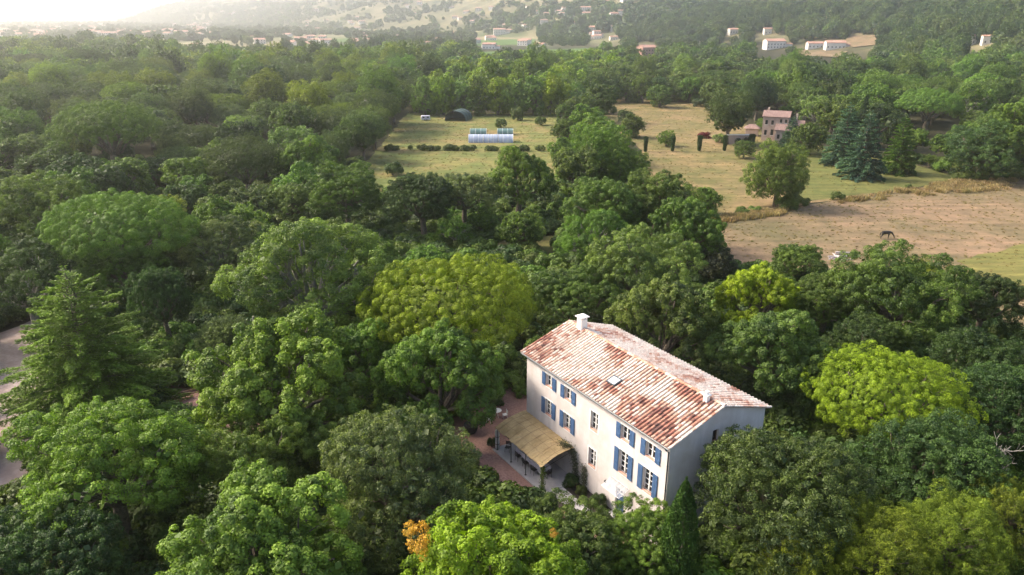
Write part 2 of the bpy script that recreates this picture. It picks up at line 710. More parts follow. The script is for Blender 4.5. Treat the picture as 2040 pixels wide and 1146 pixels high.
PX_MEADOW_L = [(812, 226), (1112, 226), (1118, 380), (880, 392), (615, 385), (735, 318)]
PX_MEADOW_R = [(1165, 206), (1240, 196), (1395, 206), (1425, 226), (1520, 262), (1640, 292), (1810, 332), (1900, 362), (1640, 402),
               (1510, 422), (1400, 440), (1262, 372), (1280, 300)]
PX_LAWN = [(1500, 282), (1640, 292), (1810, 326), (1906, 352), (1880, 366), (1640, 398), (1560, 404), (1560, 340)]
PX_STUBBLE = [(1395, 440), (1510, 424), (1640, 404), (1900, 364), (2140, 352), (2400, 372), (2400, 700), (2040, 700), (1860, 560), (1640, 560), (1400, 545)]
PX_STRIP = [(1905, 520), (2100, 470), (2240, 500), (2100, 575), (1990, 575)]
PX_CLEAR1 = [(900, 500), (970, 478), (1100, 470), (1130, 500), (1110, 535), (960, 540)]
PX_CLEAR2 = [(665, 436), (740, 424), (830, 432), (850, 452), (700, 462)]
PX_DRIVE = [(-60, 690), (60, 640), (95, 660), (130, 760), (110, 900), (60, 980), (-60, 990)]
PX_PATCH = [(300, 790), (360, 752), (470, 800), (560, 850), (540, 905), (420, 940), (330, 880)]
sheet('meadow', PX_MEADOW_L, M['meadow_left'])
sheet('meadow', PX_MEADOW_R, M['meadow_right'])
sheet('lawn', PX_LAWN, M['lawn'], z=.06)
sheet('stubble_field', PX_STUBBLE, M['stubble'], z=.045)
sheet('grass_strip', PX_STRIP, M['strip'], z=.075)
sheet('clearing', PX_CLEAR1, M['clearing'])
sheet('clearing', PX_CLEAR2, M['clearing'])
sheet('driveway', PX_DRIVE, M['drive'], jit=.3, step=1.5)
sheet('gravel_yard', PX_PATCH, M['gravel'], jit=.3, step=1.5)
sheet('gravel_yard', [(830, 790), (900, 745), (1070, 770), (1150, 1010), (1300, 1100), (1200, 1160), (950, 1080), (880, 960)], M['gravel'], jit=.3, step=1.5)
# fields of the far valley
FIELDS = [([(948, 104), (1180, 96), (1180, 118), (1020, 122), (940, 116)], 'vine'),
          ([(945, 80), (1068, 78), (1062, 88), (948, 92)], 'vine'),
          ([(945, 72), (1075, 66), (1072, 76), (945, 79)], 'wheat'),
          ([(620, 80), (700, 76), (700, 84), (620, 88)], 'vine'),
          ([(480, 92), (560, 84), (640, 92), (560, 100)], 'wheat'),
          ([(690, 60), (800, 58), (800, 64), (690, 66)], 'wheat'),
          ([(870, 84), (930, 82), (930, 90), (870, 92)], 'wheat')]
for k, (q, m_) in enumerate(FIELDS):
    sheet('field', q, M[m_], z=.12 + .01 * k, jit=2.0, step=15)

# ------------------------------------------------------------------ foliage
def unit(v):
    return v / (np.linalg.norm(v, axis=-1, keepdims=True) + 1e-9)


def fib(n, zmin=-1.0, zmax=1.0, rng=RNG, jit=.5):
    i = np.arange(n) + .5
    z = zmax - (zmax - zmin) * i / n
    a = i * 2.399963 + rng.uniform(0, 6.28)
    r = np.sqrt(np.maximum(0, 1 - z * z))
    v = np.stack([r * np.cos(a), r * np.sin(a), z], -1)
    return unit(v + rng.normal(0, jit / math.sqrt(n), v.shape))


def cards(P, N, size, rng, aspect=.6, jit=.55, along=None, fold=.14):
    """leaf quads at P facing about N; with ALONG their long axis follows it"""
    n = unit(N + jit * rng.normal(0, 1, N.shape) * .6)
    if along is None:
        t = unit(np.cross(n, rng.normal(0, 1, n.shape)))
    else:
        t = unit(along + .35 * rng.normal(0, 1, n.shape))
        n = unit(np.cross(np.cross(t, n), t))
    b = np.cross(n, t)
    L = size * rng.uniform(.65, 1.35, (len(P), 1))
    w = L * aspect
    f = fold * L
    V = np.stack([P - t * L * .5, P + b * w * .5 + n * f, P + t * L * .5, P - b * w * .5 + n * f], 1)
    return V.reshape(-1, 3), np.arange(len(P) * 4, dtype=np.int32).reshape(-1, 4)


def stack(parts):
    Vs, Fs, Ts, o = [], [], [], 0
    for V, F, T in parts:
        Vs.append(V)
        Fs.append(F + o)
        Ts.append(T)
        o += len(V)
    return np.concatenate(Vs), np.concatenate(Fs), np.concatenate(Ts)


def on_clumps(C, Rd, T, n, size, rng, up=.35, aspect=.6, jit=.55, squash=.8, radial=0.0, inner=None, shell=(.62, 1.12), pull=.45):
    """n leaves spread over clumps (centres C, radii Rd, tints T): mostly on their outer, upper sides"""
    w = Rd ** 2
    k = rng.choice(len(C), n, p=w / w.sum())
    d = unit(rng.normal(0, 1, (n, 3)) + np.array([0, 0, up]) + (0 if inner is None else pull * inner[k]))
    r = Rd[k][:, None] * rng.uniform(*shell, (n, 1))
    P = C[k] + d * r * np.array([1, 1, squash])
    al = None
    if radial > 0:
        m = rng.random(n) < radial
        V1, F1 = cards(P[~m], d[~m], size, rng, aspect, jit)
        V2, F2 = cards(P[m], unit(rng.normal(0, 1, (m.sum(), 3)) + .4 * d[m]), size * 1.25, rng, aspect * .55, .3, along=d[m])
        V = np.concatenate([V1, V2])
        F = np.concatenate([F1, F2 + len(V1)])
        kk = np.concatenate([k[~m], k[m]])
    else:
        V, F = cards(P, d, size, rng, aspect, jit)
        kk = k
    tint = np.clip(T[kk] + rng.normal(0, .13, n), 0, 1)
    return V, F, tint


def limb(mb, a, b, r0, r1, rng, sag=.15, n=5, sides=6):
    a, b = np.asarray(a, float), np.asarray(b, float)
    L = np.linalg.norm(b - a)
    off = rng.normal(0, sag * L * .35, 3)
    pts = [a + (b - a) * t + off * math.sin(math.pi * t) + rng.normal(0, .02 * L, 3) * (0 < t < 1) for t in np.linspace(0, 1, n)]
    mb.smooth = True
    mb.tube(pts, list(np.linspace(r0, r1, n)), sides)
    return pts


def broadleaf(seed, R=5.0, H=10.0, rz=.82, lobes=13, per=46, clump=.42, leaf=.18, n=36000, zmin=-.45, lob=.42, out=.62, up=.4,
              irregular=.22, squash=.8, aspect=.62, radial=0.0, core=700, bark='bark', limbs=True, tint=(.5, .22)):
    """rounded leafy crown: limbs end in lobes, each lobe carries many small clumps of leaves"""
    rng = np.random.default_rng(seed)
    rv = R * rz
    c0 = np.array([0, 0, H - rv * 1.02])
    D = fib(lobes, zmin, .97, rng, .9)
    f = out + irregular * rng.uniform(-1, 1, (lobes, 1)) * .6
    S = np.array([R, R, rv])
    LC = c0 + D * S * f
    LC[:, :2] += rng.normal(0, .05 * R, (lobes, 2))
    LR = R * lob * rng.uniform(.72, 1.18, lobes)
    LC = np.vstack([LC, c0 + np.array([[0, 0, rv * .2]])])
    LR = np.append(LR, R * .5)
    D = np.vstack([D, [[0, 0, 1.0]]])
    C, Rd, T, In = [], [], [], []
    for lc, lr, d in zip(LC, LR, D):
        m = max(4, int(per * (lr / (R * lob)) ** 2))
        e = unit(rng.normal(0, 1, (m * 3, 3)))
        e = e[(e @ (unit(d * .7 + np.array([0, 0, .5])))) > -.25][:m]
        C.append(lc + e * lr * rng.uniform(.74, 1.08, (len(e), 1)) * np.array([1, 1, .85]))
        Rd.append(clump * rng.uniform(.65, 1.35, len(e)))
        T.append(np.clip(tint[0] + rng.normal(0, .15) + rng.normal(0, tint[1], len(e)), 0, 1))
        In.append(e)
    C, Rd, T, In = np.concatenate(C), np.concatenate(Rd), np.concatenate(T), np.concatenate(In)
    parts = [on_clumps(C, Rd, T, n, leaf, rng, up, aspect, .55, squash, radial, In)]
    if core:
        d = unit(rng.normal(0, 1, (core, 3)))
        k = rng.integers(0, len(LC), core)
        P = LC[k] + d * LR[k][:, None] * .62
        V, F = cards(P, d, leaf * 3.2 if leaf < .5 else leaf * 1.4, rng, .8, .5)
        parts.append((V, F, np.clip(rng.normal(.3, .15, core), 0, 1)))  # inner leaves tinted darker: shade inside the crown put into the colour
    V, F, tn = stack(parts)
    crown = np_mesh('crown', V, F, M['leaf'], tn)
    mb = MB()
    zs = max(H * .22, c0[2] - rv * .55)
    tr = R * .055 + .06
    limb(mb, (0, 0, -.3), (rng.normal(0, .15), rng.normal(0, .15), zs), tr * 1.5, tr, rng, .06, 5, 9)
    if limbs:
        for lc, lr in list(zip(LC, LR))[:lobes]:
            p = limb(mb, (0, 0, zs - .15), lc, tr * .62, tr * .16, rng, .16, 6, 6)
            for q in range(3):
                limb(mb, p[3], lc + np.clip(rng.normal(0, .3, 3), -.5, .5) * lr, tr * .25, tr * .06, rng, .2, 4, 5)
    trunk = mb.mesh('trunk', M[bark])
    return crown, trunk


def umbrella(seed, R=5.0, H=9.0, rz=.46, puffs=420, pr=.42, leaf=.16, n=26000, lower=.25, irregular=.06, core=900, tint=(.5, .2), lobes=0, radial=.55):
    """stone pine: a dome packed with rounded tufts of needles over bare fanned limbs"""
    rng = np.random.default_rng(seed)
    rv = R * rz
    c0 = np.array([0, 0, H - rv])
    D = fib(puffs, -lower, 1, rng, .8)
    wob = 1 + irregular * (np.sin(3 * np.arctan2(D[:, 1], D[:, 0]) + seed) + np.sin(5 * D[:, 0] + 7 * D[:, 2] + seed))
    if lobes:
        LD = fib(lobes, -lower, 1, rng, .7)
        near = (D @ LD.T).max(1)
        wob = wob * (.72 + .34 * np.clip((near - .78) / .2, 0, 1))
    S = np.where(D[:, 2:3] < 0, np.array([[R, R, rv * .75]]), np.array([[R, R, rv]]))
    C = c0 + D * S * wob[:, None] * rng.uniform(.95, 1.03, (puffs, 1))
    Rd = pr * rng.uniform(.75, 1.3, puffs)
    T = np.clip(tint[0] + rng.normal(0, tint[1], puffs), 0, 1)
    m2 = puffs // 2
    C2 = c0 + D[:m2 * 2:2] * S[:m2 * 2:2] * rng.uniform(.86, .93, (m2, 1))
    C_, R_, T_ = np.vstack([C, C2]), np.append(Rd, Rd[:m2]), np.append(T, T[:m2])
    In = np.vstack([D, D[:m2 * 2:2]])
    parts = [on_clumps(C_, R_, T_, n, leaf, rng, .25, .5, .32, 1.0, radial, In, (.86, 1.06), .85)]
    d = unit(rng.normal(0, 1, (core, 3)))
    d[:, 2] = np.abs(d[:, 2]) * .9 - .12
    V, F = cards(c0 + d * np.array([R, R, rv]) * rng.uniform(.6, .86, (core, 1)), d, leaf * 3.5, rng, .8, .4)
    parts.append((V, F, np.clip(rng.normal(.25, .12, core), 0, 1)))  # dark tinted core paints the shade between the tufts
    V, F, tn = stack(parts)
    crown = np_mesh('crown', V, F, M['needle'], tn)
    mb = MB()
    tr = R * .05 + .08
    zs = max(H * .3, c0[2] - rv * 1.05)
    limb(mb, (0, 0, -.3), (0, 0, zs), tr * 1.5, tr, rng, .05, 6, 10)
    for e in fib(16, -.05, .8, rng, .6):
        p = limb(mb, (0, 0, zs - .3), c0 + e * np.array([R, R, rv]) * .76, tr * .5, tr * .1, rng, .12, 6, 6)
        for q in range(2):
            limb(mb, p[3], p[5] + np.clip(rng.normal(0, .06, 3), -.09, .06) * R, tr * .2, tr * .05, rng, .15, 4, 5)
    return crown, mb.mesh('trunk', M['bark'])


def shoots(seed, R=5.0, H=12.0, rz=1.0, heads=34, leaf=.2, n=30000, tint=(.5, .2), zmin=-.3, hr=.22, zs=1.35):
    """loose pine whose crown is a crowd of rounded, upward pointing heads"""
    rng = np.random.default_rng(seed)
    rv = R * rz
    c0 = np.array([0, 0, H - rv * 1.1])
    D = fib(heads, zmin, .98, rng, .9)
    C0 = c0 + D * np.array([R, R, rv]) * rng.uniform(.62, .92, (heads, 1))
    C, Rd, T, In = [], [], [], []
    for c, d in zip(C0, D):
        h = R * hr * rng.uniform(.8, 1.25)
        m = 20
        t0 = tint[0] + rng.normal(0, .12)
        for e in fib(m, -.25, 1, rng, 1):
            C.append(c + e * np.array([h, h, h * zs]) * rng.uniform(.8, 1.1))
            Rd.append(h * .36 * rng.uniform(.8, 1.3))
            T.append(np.clip(t0 + .25 * e[2] * .5 + rng.normal(0, tint[1]), 0, 1))
            In.append(unit(e + np.array([0, 0, .6])))
    C, Rd, T, In = map(np.array, (C, Rd, T, In))
    parts = [on_clumps(C, Rd, T, n, leaf, rng, .5, .42, .4, 1.15, .45, In, (.75, 1.1), .6)]
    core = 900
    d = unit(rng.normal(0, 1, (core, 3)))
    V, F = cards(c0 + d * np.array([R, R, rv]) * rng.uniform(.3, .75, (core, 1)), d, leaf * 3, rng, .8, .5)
    parts.append((V, F, np.clip(rng.normal(.25, .12, core), 0, 1)))  # core needles tinted dark to stand in for shade between the heads
    V, F, tn = stack(parts)
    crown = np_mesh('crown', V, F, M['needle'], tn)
    mb = MB()
    tr = R * .05 + .06
    limb(mb, (0, 0, -.3), c0 + np.array([0, 0, rv * .4]), tr * 1.4, tr * .6, rng, .05, 7, 9)
    for c in C0[::2]:
        limb(mb, (0, 0, max(1.5, c[2] - .45 * R)), c, tr * .4, tr * .1, rng, .12, 5, 5)
    return crown, mb.mesh('trunk', M['bark'])


def conifer(seed, R=4.0, H=12.0, tiers=24, per=11, leaf=.26, n=26000, droop=.22, power=.85, tint=(.5, .2), rise=0.05, skirt=.5, wild=.15):
    """cone of layered boughs, each bough a flat spray of twigs"""
    rng = np.random.default_rng(seed)
    B0, B1, TT, WW = [], [], [], []
    for i in range(tiers):
        f = i / (tiers - 1)
        z = skirt + (H - skirt - .3) * f
        L = R * ((1 - f) ** power) * rng.uniform(.9, 1.08) + .25
        k = max(4, int(per * (1 - .55 * f)))
        a0 = rng.uniform(0, 6.28)
        for j in range(k):
            a = a0 + 2 * math.pi * j / k + rng.normal(0, .15)
            l = L * (1 + rng.normal(0, wild))
            zz = z + rng.normal(0, .12)
            B0.append((0, 0, zz))
            B1.append((l * math.cos(a), l * math.sin(a), zz - droop * l * (1 - f) + rise * l + .35 * f * l))
            TT.append(np.clip(rng.normal(tint[0], tint[1]), 0, 1))
            WW.append(l)
    B0, B1, TT, WW = map(np.array, (B0, B1, TT, WW))
    k = rng.choice(len(B0), n, p=WW ** 1.5 / (WW ** 1.5).sum())
    t = rng.beta(2.2, 1.2, (n, 1))
    d = B1[k] - B0[k]
    P = B0[k] + d * t
    hor = unit(np.stack([-d[:, 1], d[:, 0], 0 * d[:, 0]], -1))
    wdt = .20 * WW[k][:, None] * (1.05 - t) * 1.5 + .06
    s = rng.uniform(-1, 1, (n, 1))
    P = P + hor * s * wdt
    P[:, 2] += .06 * np.sin(t[:, 0] * 3.1) * WW[k] - np.abs(s[:, 0]) * .12 * WW[k] * .5 - rng.uniform(0, .16, n)
    al = unit(unit(d) + hor * s * .9)
    V, F = cards(P, np.tile([[0, 0, 1.0]], (n, 1)) + .25 * unit(d), leaf, rng, .38, .45, along=al)
    tn = np.clip(TT[k] + .18 * (t[:, 0] - .6) + rng.normal(0, .12, n), 0, 1)  # tint lightens outward along each bough, painting in lit tips
    crown = np_mesh('crown', V, F, M['needle'], tn)
    mb = MB()
    limb(mb, (0, 0, -.3), (0, 0, H - .2), R * .06 + .06, .02, rng, .02, 8, 8)
    for a, b in list(zip(B0, B1))[::4]:
        limb(mb, a, b, .05, .012, rng, .03, 4, 4)
    return crown, mb.mesh('trunk', M['bark'])


def column(seed, R=1.0, H=8.0, leaf=.22, n=9000, top=.35, waist=.5, tint=(.4, .2), clipped=False):
    """slim upright cypress"""
    rng = np.random.default_rng(seed)
    u = rng.random(n) ** .9
    if clipped:
        rad = R * np.minimum(.72 + .4 * u, np.minimum((1 - u) / .06 + .4, u / .10 + .45))
    else:
        rad = R * np.sin(np.pi * np.clip(u * .88 + .14, 0, 1)) ** .75
    a = rng.uniform(0, 6.28, n)
    lump = 1 + .12 * np.sin(a * 5 + u * 21 + seed) * np.sin(u * 33 + 2 * a)
    q = rad * lump * rng.uniform(.74, 1.03, n)
    P = np.stack([q * np.cos(a), q * np.sin(a), .15 + u * (H - .2)], -1)
    N = np.stack([np.cos(a), np.sin(a), 0 * a + .25], -1)
    V, F = cards(P, N, leaf, rng, .42, .6, along=np.stack([.3 * np.cos(a), .3 * np.sin(a), np.ones(n)], -1))
    tn = np.clip(rng.normal(tint[0], tint[1], n) + .18 * np.sin(a * 5 + u * 21 + seed), 0, 1)
    crown = np_mesh('crown', V, F, M['needle'], tn)
    mb = MB()
    limb(mb, (0, 0, -.3), (0, 0, H * .8), R * .16, R * .05, rng, .01, 4, 7)
    return crown, mb.mesh('trunk', M['bark'])


def bare(seed, H=7.0, depth=4):
    """leafless tree: trunk and a separate mesh of pale twigs"""
    rng = np.random.default_rng(seed)
    tr, br = MB(), MB()

    def grow(p, d, L, r, k):
        e = p + d * L
        limb(tr if k == depth else br, p, e, r, r * .6, rng, .12, 5, 6)
        if k == 0:
            return
        for _ in range(rng.integers(2, 4) if k < depth else 5):
            t = rng.uniform(.45, 1)
            nd = unit(d + rng.normal(0, .62, 3) + np.array([0, 0, .08]))
            grow(p + (e - p) * t, nd, L * rng.uniform(.5, .8), r * .55, k - 1)
    grow(np.array([0, 0, -.2]), np.array([.05, 0, 1.0]), H * .42, H * .028, depth)
    return br.mesh('branches', M['pale_bark']), tr.mesh('trunk', M['pale_bark'])

# ------------------------------------------------------------------ the farmhouse
L0 = np.array([1.3147, 57.3706, 0.0])
YAW = -57.0803
EX = np.array([math.cos(RAD(YAW)), math.sin(RAD(YAW)), 0])
EY = np.array([-EX[1], EX[0], 0])
HL, HD, HE, HR = 17.46, 9.80, 8.90, 10.50     # length, depth, eaves, ridge


def hl(x, y, z=0.0):
    return L0 + EX * x + EY * y + np.array([0, 0, z])


house = empty('farmhouse', tuple(L0), RAD(YAW))
tag(house, 'large pale farmhouse with blue shutters and a mottled clay tile roof', 'house')

# openings: x0, x1, z0, z1, shutters, rows of panes
WIN = [(2.90, 3.82, 6.98, 8.10, 1, 2), (5.52, 6.46, 6.94, 8.06, 1, 2), (8.92, 9.84, 5.86, 7.50, 0, 3),
       (12.50, 13.46, 6.84, 8.06, 1, 2), (15.18, 16.14, 6.82, 8.06, 1, 2),
       (2.86, 3.80, 4.24, 5.70, 1, 3), (5.50, 6.44, 4.18, 5.64, 1, 3), (8.86, 9.78, 2.52, 4.14, 0, 3),
       (12.44, 13.44, 3.92, 5.90, 1, 4), (15.08, 16.06, 3.90, 5.86, 1, 4)]
DOOR = (12.30, 13.26, .12, 2.45)
SILLS = .26


def wall_with_holes(mb, x0, x1, z0, z1, holes, P, depth):
    """wall rectangle in the plane given by P(x, z, d) with openings and their reveals"""
    xs = sorted({x0, x1, *[h[0] for h in holes], *[h[1] for h in holes]})
    zs = sorted({z0, z1, *[h[2] for h in holes], *[h[3] for h in holes]})
    for a, b in zip(xs, xs[1:]):
        for c, d in zip(zs, zs[1:]):
            m = ((a + b) / 2, (c + d) / 2)
            if any(h[0] < m[0] < h[1] and h[2] < m[1] < h[3] for h in holes):
                continue
            mb.quad(P(a, c, 0), P(b, c, 0), P(b, d, 0), P(a, d, 0))
    for h in holes:
        a, b, c, d = h[:4]
        mb.quad(P(a, c, 0), P(a, d, 0), P(a, d, depth), P(a, c, depth))
        mb.quad(P(b, c, 0), P(b, c, depth), P(b, d, depth), P(b, d, 0))
        mb.quad(P(a, d, 0), P(b, d, 0), P(b, d, depth), P(a, d, depth))
        mb.quad(P(a, c, 0), P(a, c, depth), P(b, c, depth), P(b, c, 0))


GW = (4.20, 4.82, 7.62, 8.62)                  # the little gable window: y0, y1, z0, z1
mb = MB()
wall_with_holes(mb, 0, HL, -.2, HE, WIN + [DOOR], lambda x, z, d: (x, d, z), .30)
wall_with_holes(mb, 0, HD, -.2, HE, [GW], lambda y, z, d: (HL - d, y, z), .30)
mb.quad((HL, 0, HE), (HL, HD, HE), (HL, HD / 2, HR - .03))
mb.quad((0, HD, HE), (0, 0, HE), (0, HD / 2, HR - .03))
mb.quad((0, HD, -.2), (0, 0, -.2), (0, 0, HE), (0, HD, HE))
mb.quad((HL, HD, -.2), (0, HD, -.2), (0, HD, HE), (HL, HD, HE))
mb.build('wall', M['render'], house)


def build_window(x0, x1, z0, z1, shutters, rows):
    w = MB()                                    # white frame with its glazing bars
    y0, y1 = .18, .235
    w.box(x0, x0 + .07, y0, y1, z0, z1)
    w.box(x1 - .07, x1, y0, y1, z0, z1)
    w.box(x0 + .07, x1 - .07, y0, y1, z0, z0 + .08)
    w.box(x0 + .07, x1 - .07, y0, y1, z1 - .07, z1)
    xm = (x0 + x1) / 2
    w.box(xm - .05, xm + .05, y0 - .01, y1, z0 + .08, z1 - .07)
    for k in range(1, rows):
        z = z0 + .08 + (z1 - z0 - .15) * k / rows
        for a, b in ((x0 + .07, xm - .05), (xm + .05, x1 - .07)):
            w.box(a, b, y0 + .012, y1 - .01, z - .022, z + .022)
    win = w.build('window', M['white'], house)
    p = MB()
    p.box(x0 + .01, x1 - .01, .24, .27, z0 + .01, z1 - .01)
    p.build('pane', M['glass'], win)
    s = MB()
    s.box(x0 + .004, x1 - .004, -.05, .178, z0 + .004, z0 + .05)
    s.build('sill', M['clay'], win)
    b = MB()                                    # painted band round the opening
    e = .13
    for q in ((x0 - e, x0, z0 - e, z1 + e), (x1, x1 + e, z0 - e, z1 + e), (x0, x1, z1, z1 + e), (x0, x1, z0 - e, z0)):
        b.box(q[0], q[1], -.012, .002, q[2], min(q[3], HE - .03))
    b.build('surround', M['white'], win)
    if shutters:
        for a, c in ((x0 - .52, x0 - .03), (x1 + .03, x1 + .52)):
            sh = MB()
            sh.cbox(a, c, -.075, -.03, z0 - .02, z1 + .02, .008)
            for k in range(1, 4):
                xx = a + (c - a) * k / 4
                sh.box(xx - .006, xx + .006, -.081, -.074, z0 + .03, z1 - .03)
            for z in (z0 + .22 * (z1 - z0), z0 + .8 * (z1 - z0)):
                sh.box(a + .03, c - .03, -.095, -.074, z - .05, z + .05)
            sh.build('shutter', M['blue'], win)
    r = MB()                                    # little iron guard rail low in the opening
    if rows >= 3:
        for z in (z0 + .30, z0 + .17):
            r.tube([(x0 + .01, .07, z), (x1 - .01, .07, z)], .014, 5)
        r.build('guard_rail', M['iron'], win)


for q in WIN:
    build_window(*q)

w = MB()
y0, y1, z0, z1 = GW
xx = HL - .2
for q in ((y0, y0 + .06, z0, z1), (y1 - .06, y1, z0, z1), (y0 + .06, y1 - .06, z0, z0 + .06), (y0 + .06, y1 - .06, z1 - .06, z1)):
    w.box(xx - .03, xx + .03, q[0], q[1], q[2], q[3])
gwin = w.build('window', M['wood'], house)
p = MB()
p.box(xx - .06, xx - .035, y0, y1, z0, z1)
p.build('pane', M['glass'], gwin)
s = MB()
s.box(HL - .16, HL + .05, y0 + .004, y1 - .004, z0 + .004, z0 + .05)
s.build('sill', M['clay'], gwin)

d = MB()
x0, x1, z0, z1 = DOOR
d.box(x0, x1, .16, .21, z0, z1 - .5)
for a in (x0 + .1, (x0 + x1) / 2 + .05):
    for zz in ((z0 + .15, z0 + .75), (z0 + .9, z1 - .65)):
        d.box(a, a + (x1 - x0) / 2 - .15, .145, .161, zz[0], zz[1])
d.mi = 1
d.box(x0, x0 + .06, .15, .24, z1 - .5, z1)
d.box(x1 - .06, x1, .15, .24, z1 - .5, z1)
d.box(x0 + .06, x1 - .06, .15, .24, z1 - .06, z1)
d.box(x0 + .06, x1 - .06, .15, .24, z1 - .5, z1 - .45)
for k in (1, 2):
    xq = x0 + (x1 - x0) * k / 3
    d.box(xq - .025, xq + .025, .16, .23, z1 - .45, z1 - .06)
door = d.build('door', [M['blue'], M['white']], house)
p = MB()
p.box(x0 + .02, x1 - .02, .245, .26, z1 - .49, z1 - .02)
p.build('pane', M['glass'], door)
h = MB()
h.tube([(x1 - .1, .12, 1.1), (x1 - .2, .12, 1.1)], .018, 6)
h.build('handle', M['iron'], door)
st = MB()
st.cbox(x0 - .25, x1 + .25, -.55, -.01, 0.02, .12, .02)
st.build('doorstep', M['concrete'], house)

# roof: a bed of channel tiles under rows of half-round cover tiles, each with its own weathering, the channels also shaded by colour
PAL = np.array([(.72, .62, .53), (.67, .53, .44), (.58, .40, .31), (.47, .25, .17), (.36, .155, .11), (.22, .095, .075), (.12, .065, .055)])


def vnoise(x, y, s):
    xi, yi = math.floor(x), math.floor(y)
    fx, fy = x - xi, y - yi
    fx, fy = fx * fx * (3 - 2 * fx), fy * fy * (3 - 2 * fy)

    def h(a, b):
        q = math.sin(a * 127.1 + b * 311.7 + s * 74.7) * 43758.5453
        return q - math.floor(q)
    return (h(xi, yi) * (1 - fx) + h(xi + 1, yi) * fx) * (1 - fy) + (h(xi, yi + 1) * (1 - fx) + h(xi + 1, yi + 1) * fx) * fy


def tile_colour(u, v, s, r):
    """u along the ridge, v down the slope, both metres; s tells the two slopes apart"""
    q = .55 * vnoise(u * .55, v * .6, s) + .3 * vnoise(u * 1.6, v * 1.3, s + 5) + .15 * r.random()
    row = .10 * (vnoise(u * 3.9, v * .16, s + 9) - .5)
    if s == 1:
        k = (q + row - .35) * 11.0 + r.gauss(0, 1.05) + .4 * (u / HL)
    else:
        k = (q + row - .42) * 7.5 + r.gauss(0, .9)
    k = min(max(k, 0), 5.99)
    i = int(k)
    c = .95 * (PAL[i] * (1 - (k - i)) + PAL[i + 1] * (k - i))
    return tuple(c * r.uniform(.88, 1.12))


def build_roof():
    r = random.Random(5)
    mb = MB()
    ov = .30
    tanp = (HR - HE) / (HD / 2)
    slen = math.hypot(HD / 2 + ov, (HD / 2 + ov) * tanp)
    nrow = 54
    xs0, xs1 = -.50, HL + .20
    dx = (xs1 - xs0) / nrow
    ntile = 17
    for s in (1, 2):
        def P(u, v, h):                         # u along the ridge, v metres down the slope, h above the bed
            t = v / slen
            y = HD / 2 - (HD / 2 + ov) * t
            z = HR - (HD / 2 + ov) * tanp * t
            n = 1 / math.hypot(1, tanp)
            y2, z2 = y - h * tanp * n, z + h * n
            return (u, y2 if s == 1 else HD - y2, z2)
        for i in range(nrow):                   # channels
            a, b = xs0 + i * dx, xs0 + (i + 1) * dx
            for k in range(ntile):
                v0, v1 = slen * k / ntile, slen * (k + 1) / ntile
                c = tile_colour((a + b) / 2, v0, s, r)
                mb.c = tuple(.40 * q for q in c)  # channels coloured darker to imitate the shade between the covers
                q = [P(a, v0, 0), P(b, v0, 0), P(b, v1, .012), P(a, v1, .012)]
                mb.quad(*(q if s == 2 else q[::-1]))
        for i in range(nrow + 1):               # covers
            u = xs0 + i * dx + r.uniform(-.012, .012)
            for k in range(ntile):
                v0, v1 = slen * k / ntile - .03, slen * (k + 1) / ntile + .045
                du = r.uniform(-.012, .012)
                ra, rb = .088, .112
                mb.c = tile_colour(u, (v0 + v1) / 2, s, r)
                prev = None
                n = 6
                lift = r.uniform(0, .012)
                ring = []
                for j in range(n + 1):
                    t = math.pi * j / n
                    ring.append((P(u + du - ra * math.cos(t), v0, .01 + ra * .85 * math.sin(t)),
                                 P(u - rb * math.cos(t), v1, .03 + lift + rb * .85 * math.sin(t))))
                for j in range(n):
                    q = [ring[j][0], ring[j + 1][0], ring[j + 1][1], ring[j][1]]
                    mb.quad(*(q if s == 1 else q[::-1]))
    for k in range(46):                         # ridge tiles
        a = xs0 + (xs1 - xs0) * k / 46
        b = xs0 + (xs1 - xs0) * (k + 1) / 46 + .05
        mb.c = tuple(PAL[r.choice((1, 2, 2, 3, 3))] * r.uniform(.7, .95))
        n = 7
        for j in range(n):
            t0, t1 = math.pi * j / n, math.pi * (j + 1) / n
            mb.quad((a, HD / 2 - .12 * math.cos(t0), HR + .03 + .13 * math.sin(t0)), (b, HD / 2 - .14 * math.cos(t0), HR + .045 + .14 * math.sin(t0)),
                    (b, HD / 2 - .14 * math.cos(t1), HR + .045 + .14 * math.sin(t1)), (a, HD / 2 - .12 * math.cos(t1), HR + .03 + .13 * math.sin(t1)))
    mb.c = (.46, .33, .27)                      # mortar bed and boarded underside, closed at the edges
    th = .09
    for s in (0, 1):
        ya, yb = HD / 2, -ov
        za, zb = HR - .006, HR - (HD / 2 + ov) * tanp - .006
        f = (lambda y: y) if s == 0 else (lambda y: HD - y)
        for x0_, x1_ in ((xs0, xs1),):
            V = [(x0_, f(ya), za), (x1_, f(ya), za), (x1_, f(yb), zb), (x0_, f(yb), zb)]
            V += [(p_[0], p_[1], p_[2] - th) for p_ in V]
            mb.add(V, [(4, 5, 6, 7), (0, 3, 7, 4), (1, 5, 6, 2), (3, 2, 6, 7)])
    return mb.build('roof', M['tile'], house, colours=True)


